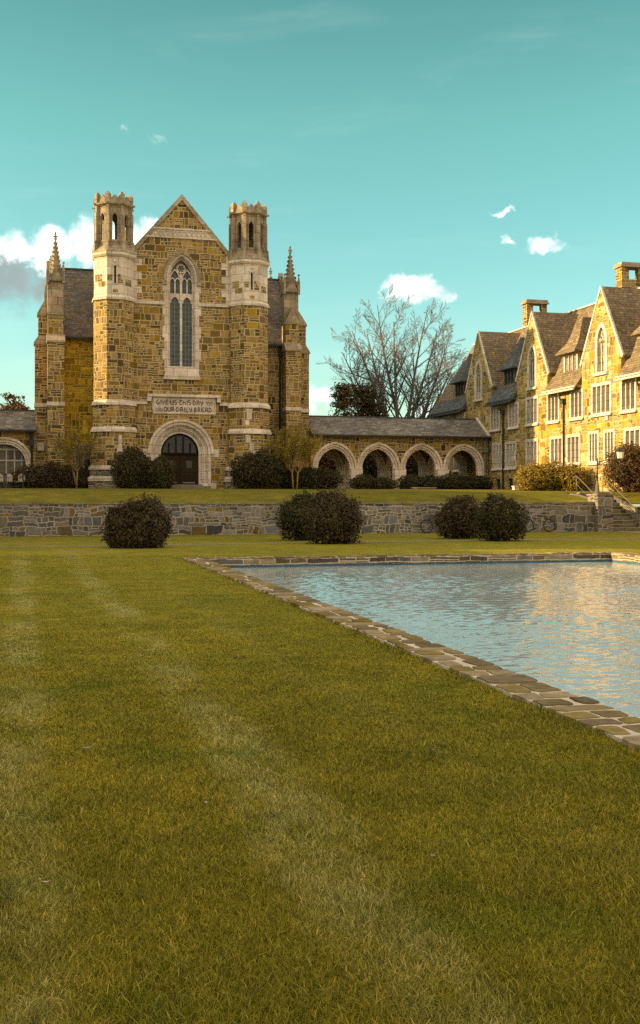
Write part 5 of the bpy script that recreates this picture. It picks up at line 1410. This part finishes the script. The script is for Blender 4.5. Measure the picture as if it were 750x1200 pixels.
# clouds
nw = t.noise(dirv, 9.0, 4, .6, color=True); wv = t.sep(nw)
azw = t.m('ADD', az, t.m('MULTIPLY', t.m('SUBTRACT', wv[0], .5), 3.0)); elw = t.m('ADD', el, t.m('MULTIPLY', t.m('SUBTRACT', wv[1], .5), 2.0))
wf = t.sep(t.noise(dirv, 60.0, 5, .6, color=True))
azw = t.m('ADD', azw, t.m('MULTIPLY', t.m('SUBTRACT', wf[0], .5), 2.2)); elw = t.m('ADD', elw, t.m('MULTIPLY', t.m('SUBTRACT', wf[1], .5), 1.5))
fb = t.noise(dirv, 24.0, 9, .6, .25)
sun_shift = t.vm('ADD', dirv, (-.012, 0.0, .016))
fb2 = t.noise(sun_shift, 24.0, 9, .6, .25)
BLOBS = [  # azimuth, elevation, half width, half height, weight
    (-.8, 10.8, 3.4, 2.5, 1.3), (1.3, 10.1, 2.3, 1.3, 1.1), (1.6, 12.5, 2.0, 1.3, .85), (3.9, 12.9, 1.9, 1.8, 1.0), (6.3, 12.9, 2.0, 1.5, 1.1), (8.3, 12.6, 1.6, 1.1, .95), (-5, 12, 3.5, 2.5, .9),
    (19.9, 10.7, 1.9, 1.15, 1.15), (21.2, 10.4, 1.7, .8, .95),
    (26.3, 12.9, 1.25, .6, .78), (24.2, 14.3, .75, .34, .66), (24.1, 13.05, .5, .3, .6),
    (14.6, 5.3, 1.2, 1.0, .8), (20.5, 4.5, 2.6, 1.1, .72), (5.4, 18.3, .6, .3, .3), (6.8, 17.9, .7, .3, .33)]
dens = None
for a0, e0, ra, re, wgt in BLOBS:
    qa = t.m('DIVIDE', t.m('SUBTRACT', azw, a0), ra); qe = t.m('DIVIDE', t.m('SUBTRACT', elw, e0), re)
    b_ = t.m('MULTIPLY', t.m('SUBTRACT', 1.0, t.m('SQRT', t.m('ADD', t.m('MULTIPLY', qa, qa), t.m('MULTIPLY', qe, qe)))), 1.0)
    b_ = t.m('MULTIPLY', t.m('MAXIMUM', b_, 0.0), wgt)
    dens = b_ if dens is None else t.m('MAXIMUM', dens, b_)
body = t.m('ADD', t.m('MULTIPLY', dens, 1.0), t.m('MULTIPLY', t.m('SUBTRACT', fb, .5), 1.9))
gate = t.ss(dens, .0, .42)
cov = t.m('MULTIPLY', t.ss(body, .02, .95), gate)
under = t.m('SUBTRACT', t.m('MULTIPLY', t.ss(body, .5, 1.1), .10), t.m('MULTIPLY', t.m('MULTIPLY', t.m('SUBTRACT', elw, 11.5), .13), t.ss(az, 12.0, 8.0)))
lit = t.ss(t.m('ADD', t.m('SUBTRACT', fb2, fb), under), -.09, .12)
lit = t.m('MULTIPLY', lit, t.m('SUBTRACT', 1.0, t.m('MULTIPLY', t.ss(az, 10.0, 14.0), .5)))
cloud_col = t.mix(lit, (10.6, 10.4, 9.8), (2.1, 2.6, 2.6))
# unseen bright cloud added overhead and behind the viewer as warm fill light
hi = t.noise(dirv, 2.3, 6, .58)
ang = t.ss(t.m('SUBTRACT', t.m('MULTIPLY', dz, 1.0), t.m('MULTIPLY', dy, .55)), .12, .55)
cov2 = t.m('MULTIPLY', t.ss(hi, .36, .6), ang)
FILL_CLOUD = (10.5, 9.2, 7.4)
wisp = t.noise(t.comb(t.m('MULTIPLY', dx, 2.0), t.m('MULTIPLY', dy, 2.0), t.m('MULTIPLY', dz, 9.0)), 2.2, 6, .6, .4)
tint = t.mix(t.m('MULTIPLY', t.ss(wisp, .5, .8), .07), tint, (7.2, 8.6, 8.2))
col = t.mix(cov2, tint, FILL_CLOUD)
col = t.mix(cov, col, cloud_col)
bg = t.new('ShaderNodeBackground'); t.put(bg.inputs[0], col); bg.inputs[1].default_value = .09
wo = t.new('ShaderNodeOutputWorld'); t.t.links.new(bg.outputs[0], wo.inputs[0])

sl = bpy.data.lights.new('sun', 'SUN'); sl.energy = 5.0; sl.angle = R(.6); sl.color = (1.0, .76, .37)
so = bpy.data.objects.new('sun', sl); so.rotation_euler = SUN_DIR.to_track_quat('Z', 'Y').to_euler(); so.location = (-60, 40, 60); C.objects.link(so)

cam = bpy.data.cameras.new('camera'); co = bpy.data.objects.new('camera', cam); C.objects.link(co)
co.location = (0, 0, 1.75); co.rotation_euler = (R(90), 0, R(-15))
cam.sensor_fit = 'VERTICAL'; cam.sensor_height = 36; cam.sensor_width = 22.5; cam.lens = 39.0
cam.shift_y = -16 / 1200; cam.clip_start = .1; cam.clip_end = 3000
scene.camera = co
vs_ = scene.view_settings
vs_.view_transform = 'Standard'; vs_.look = 'None'; vs_.exposure = 1.05; vs_.gamma = 1.0
scene.cycles.max_bounces = 8; scene.cycles.use_denoising = False
scene.render.film_transparent = False
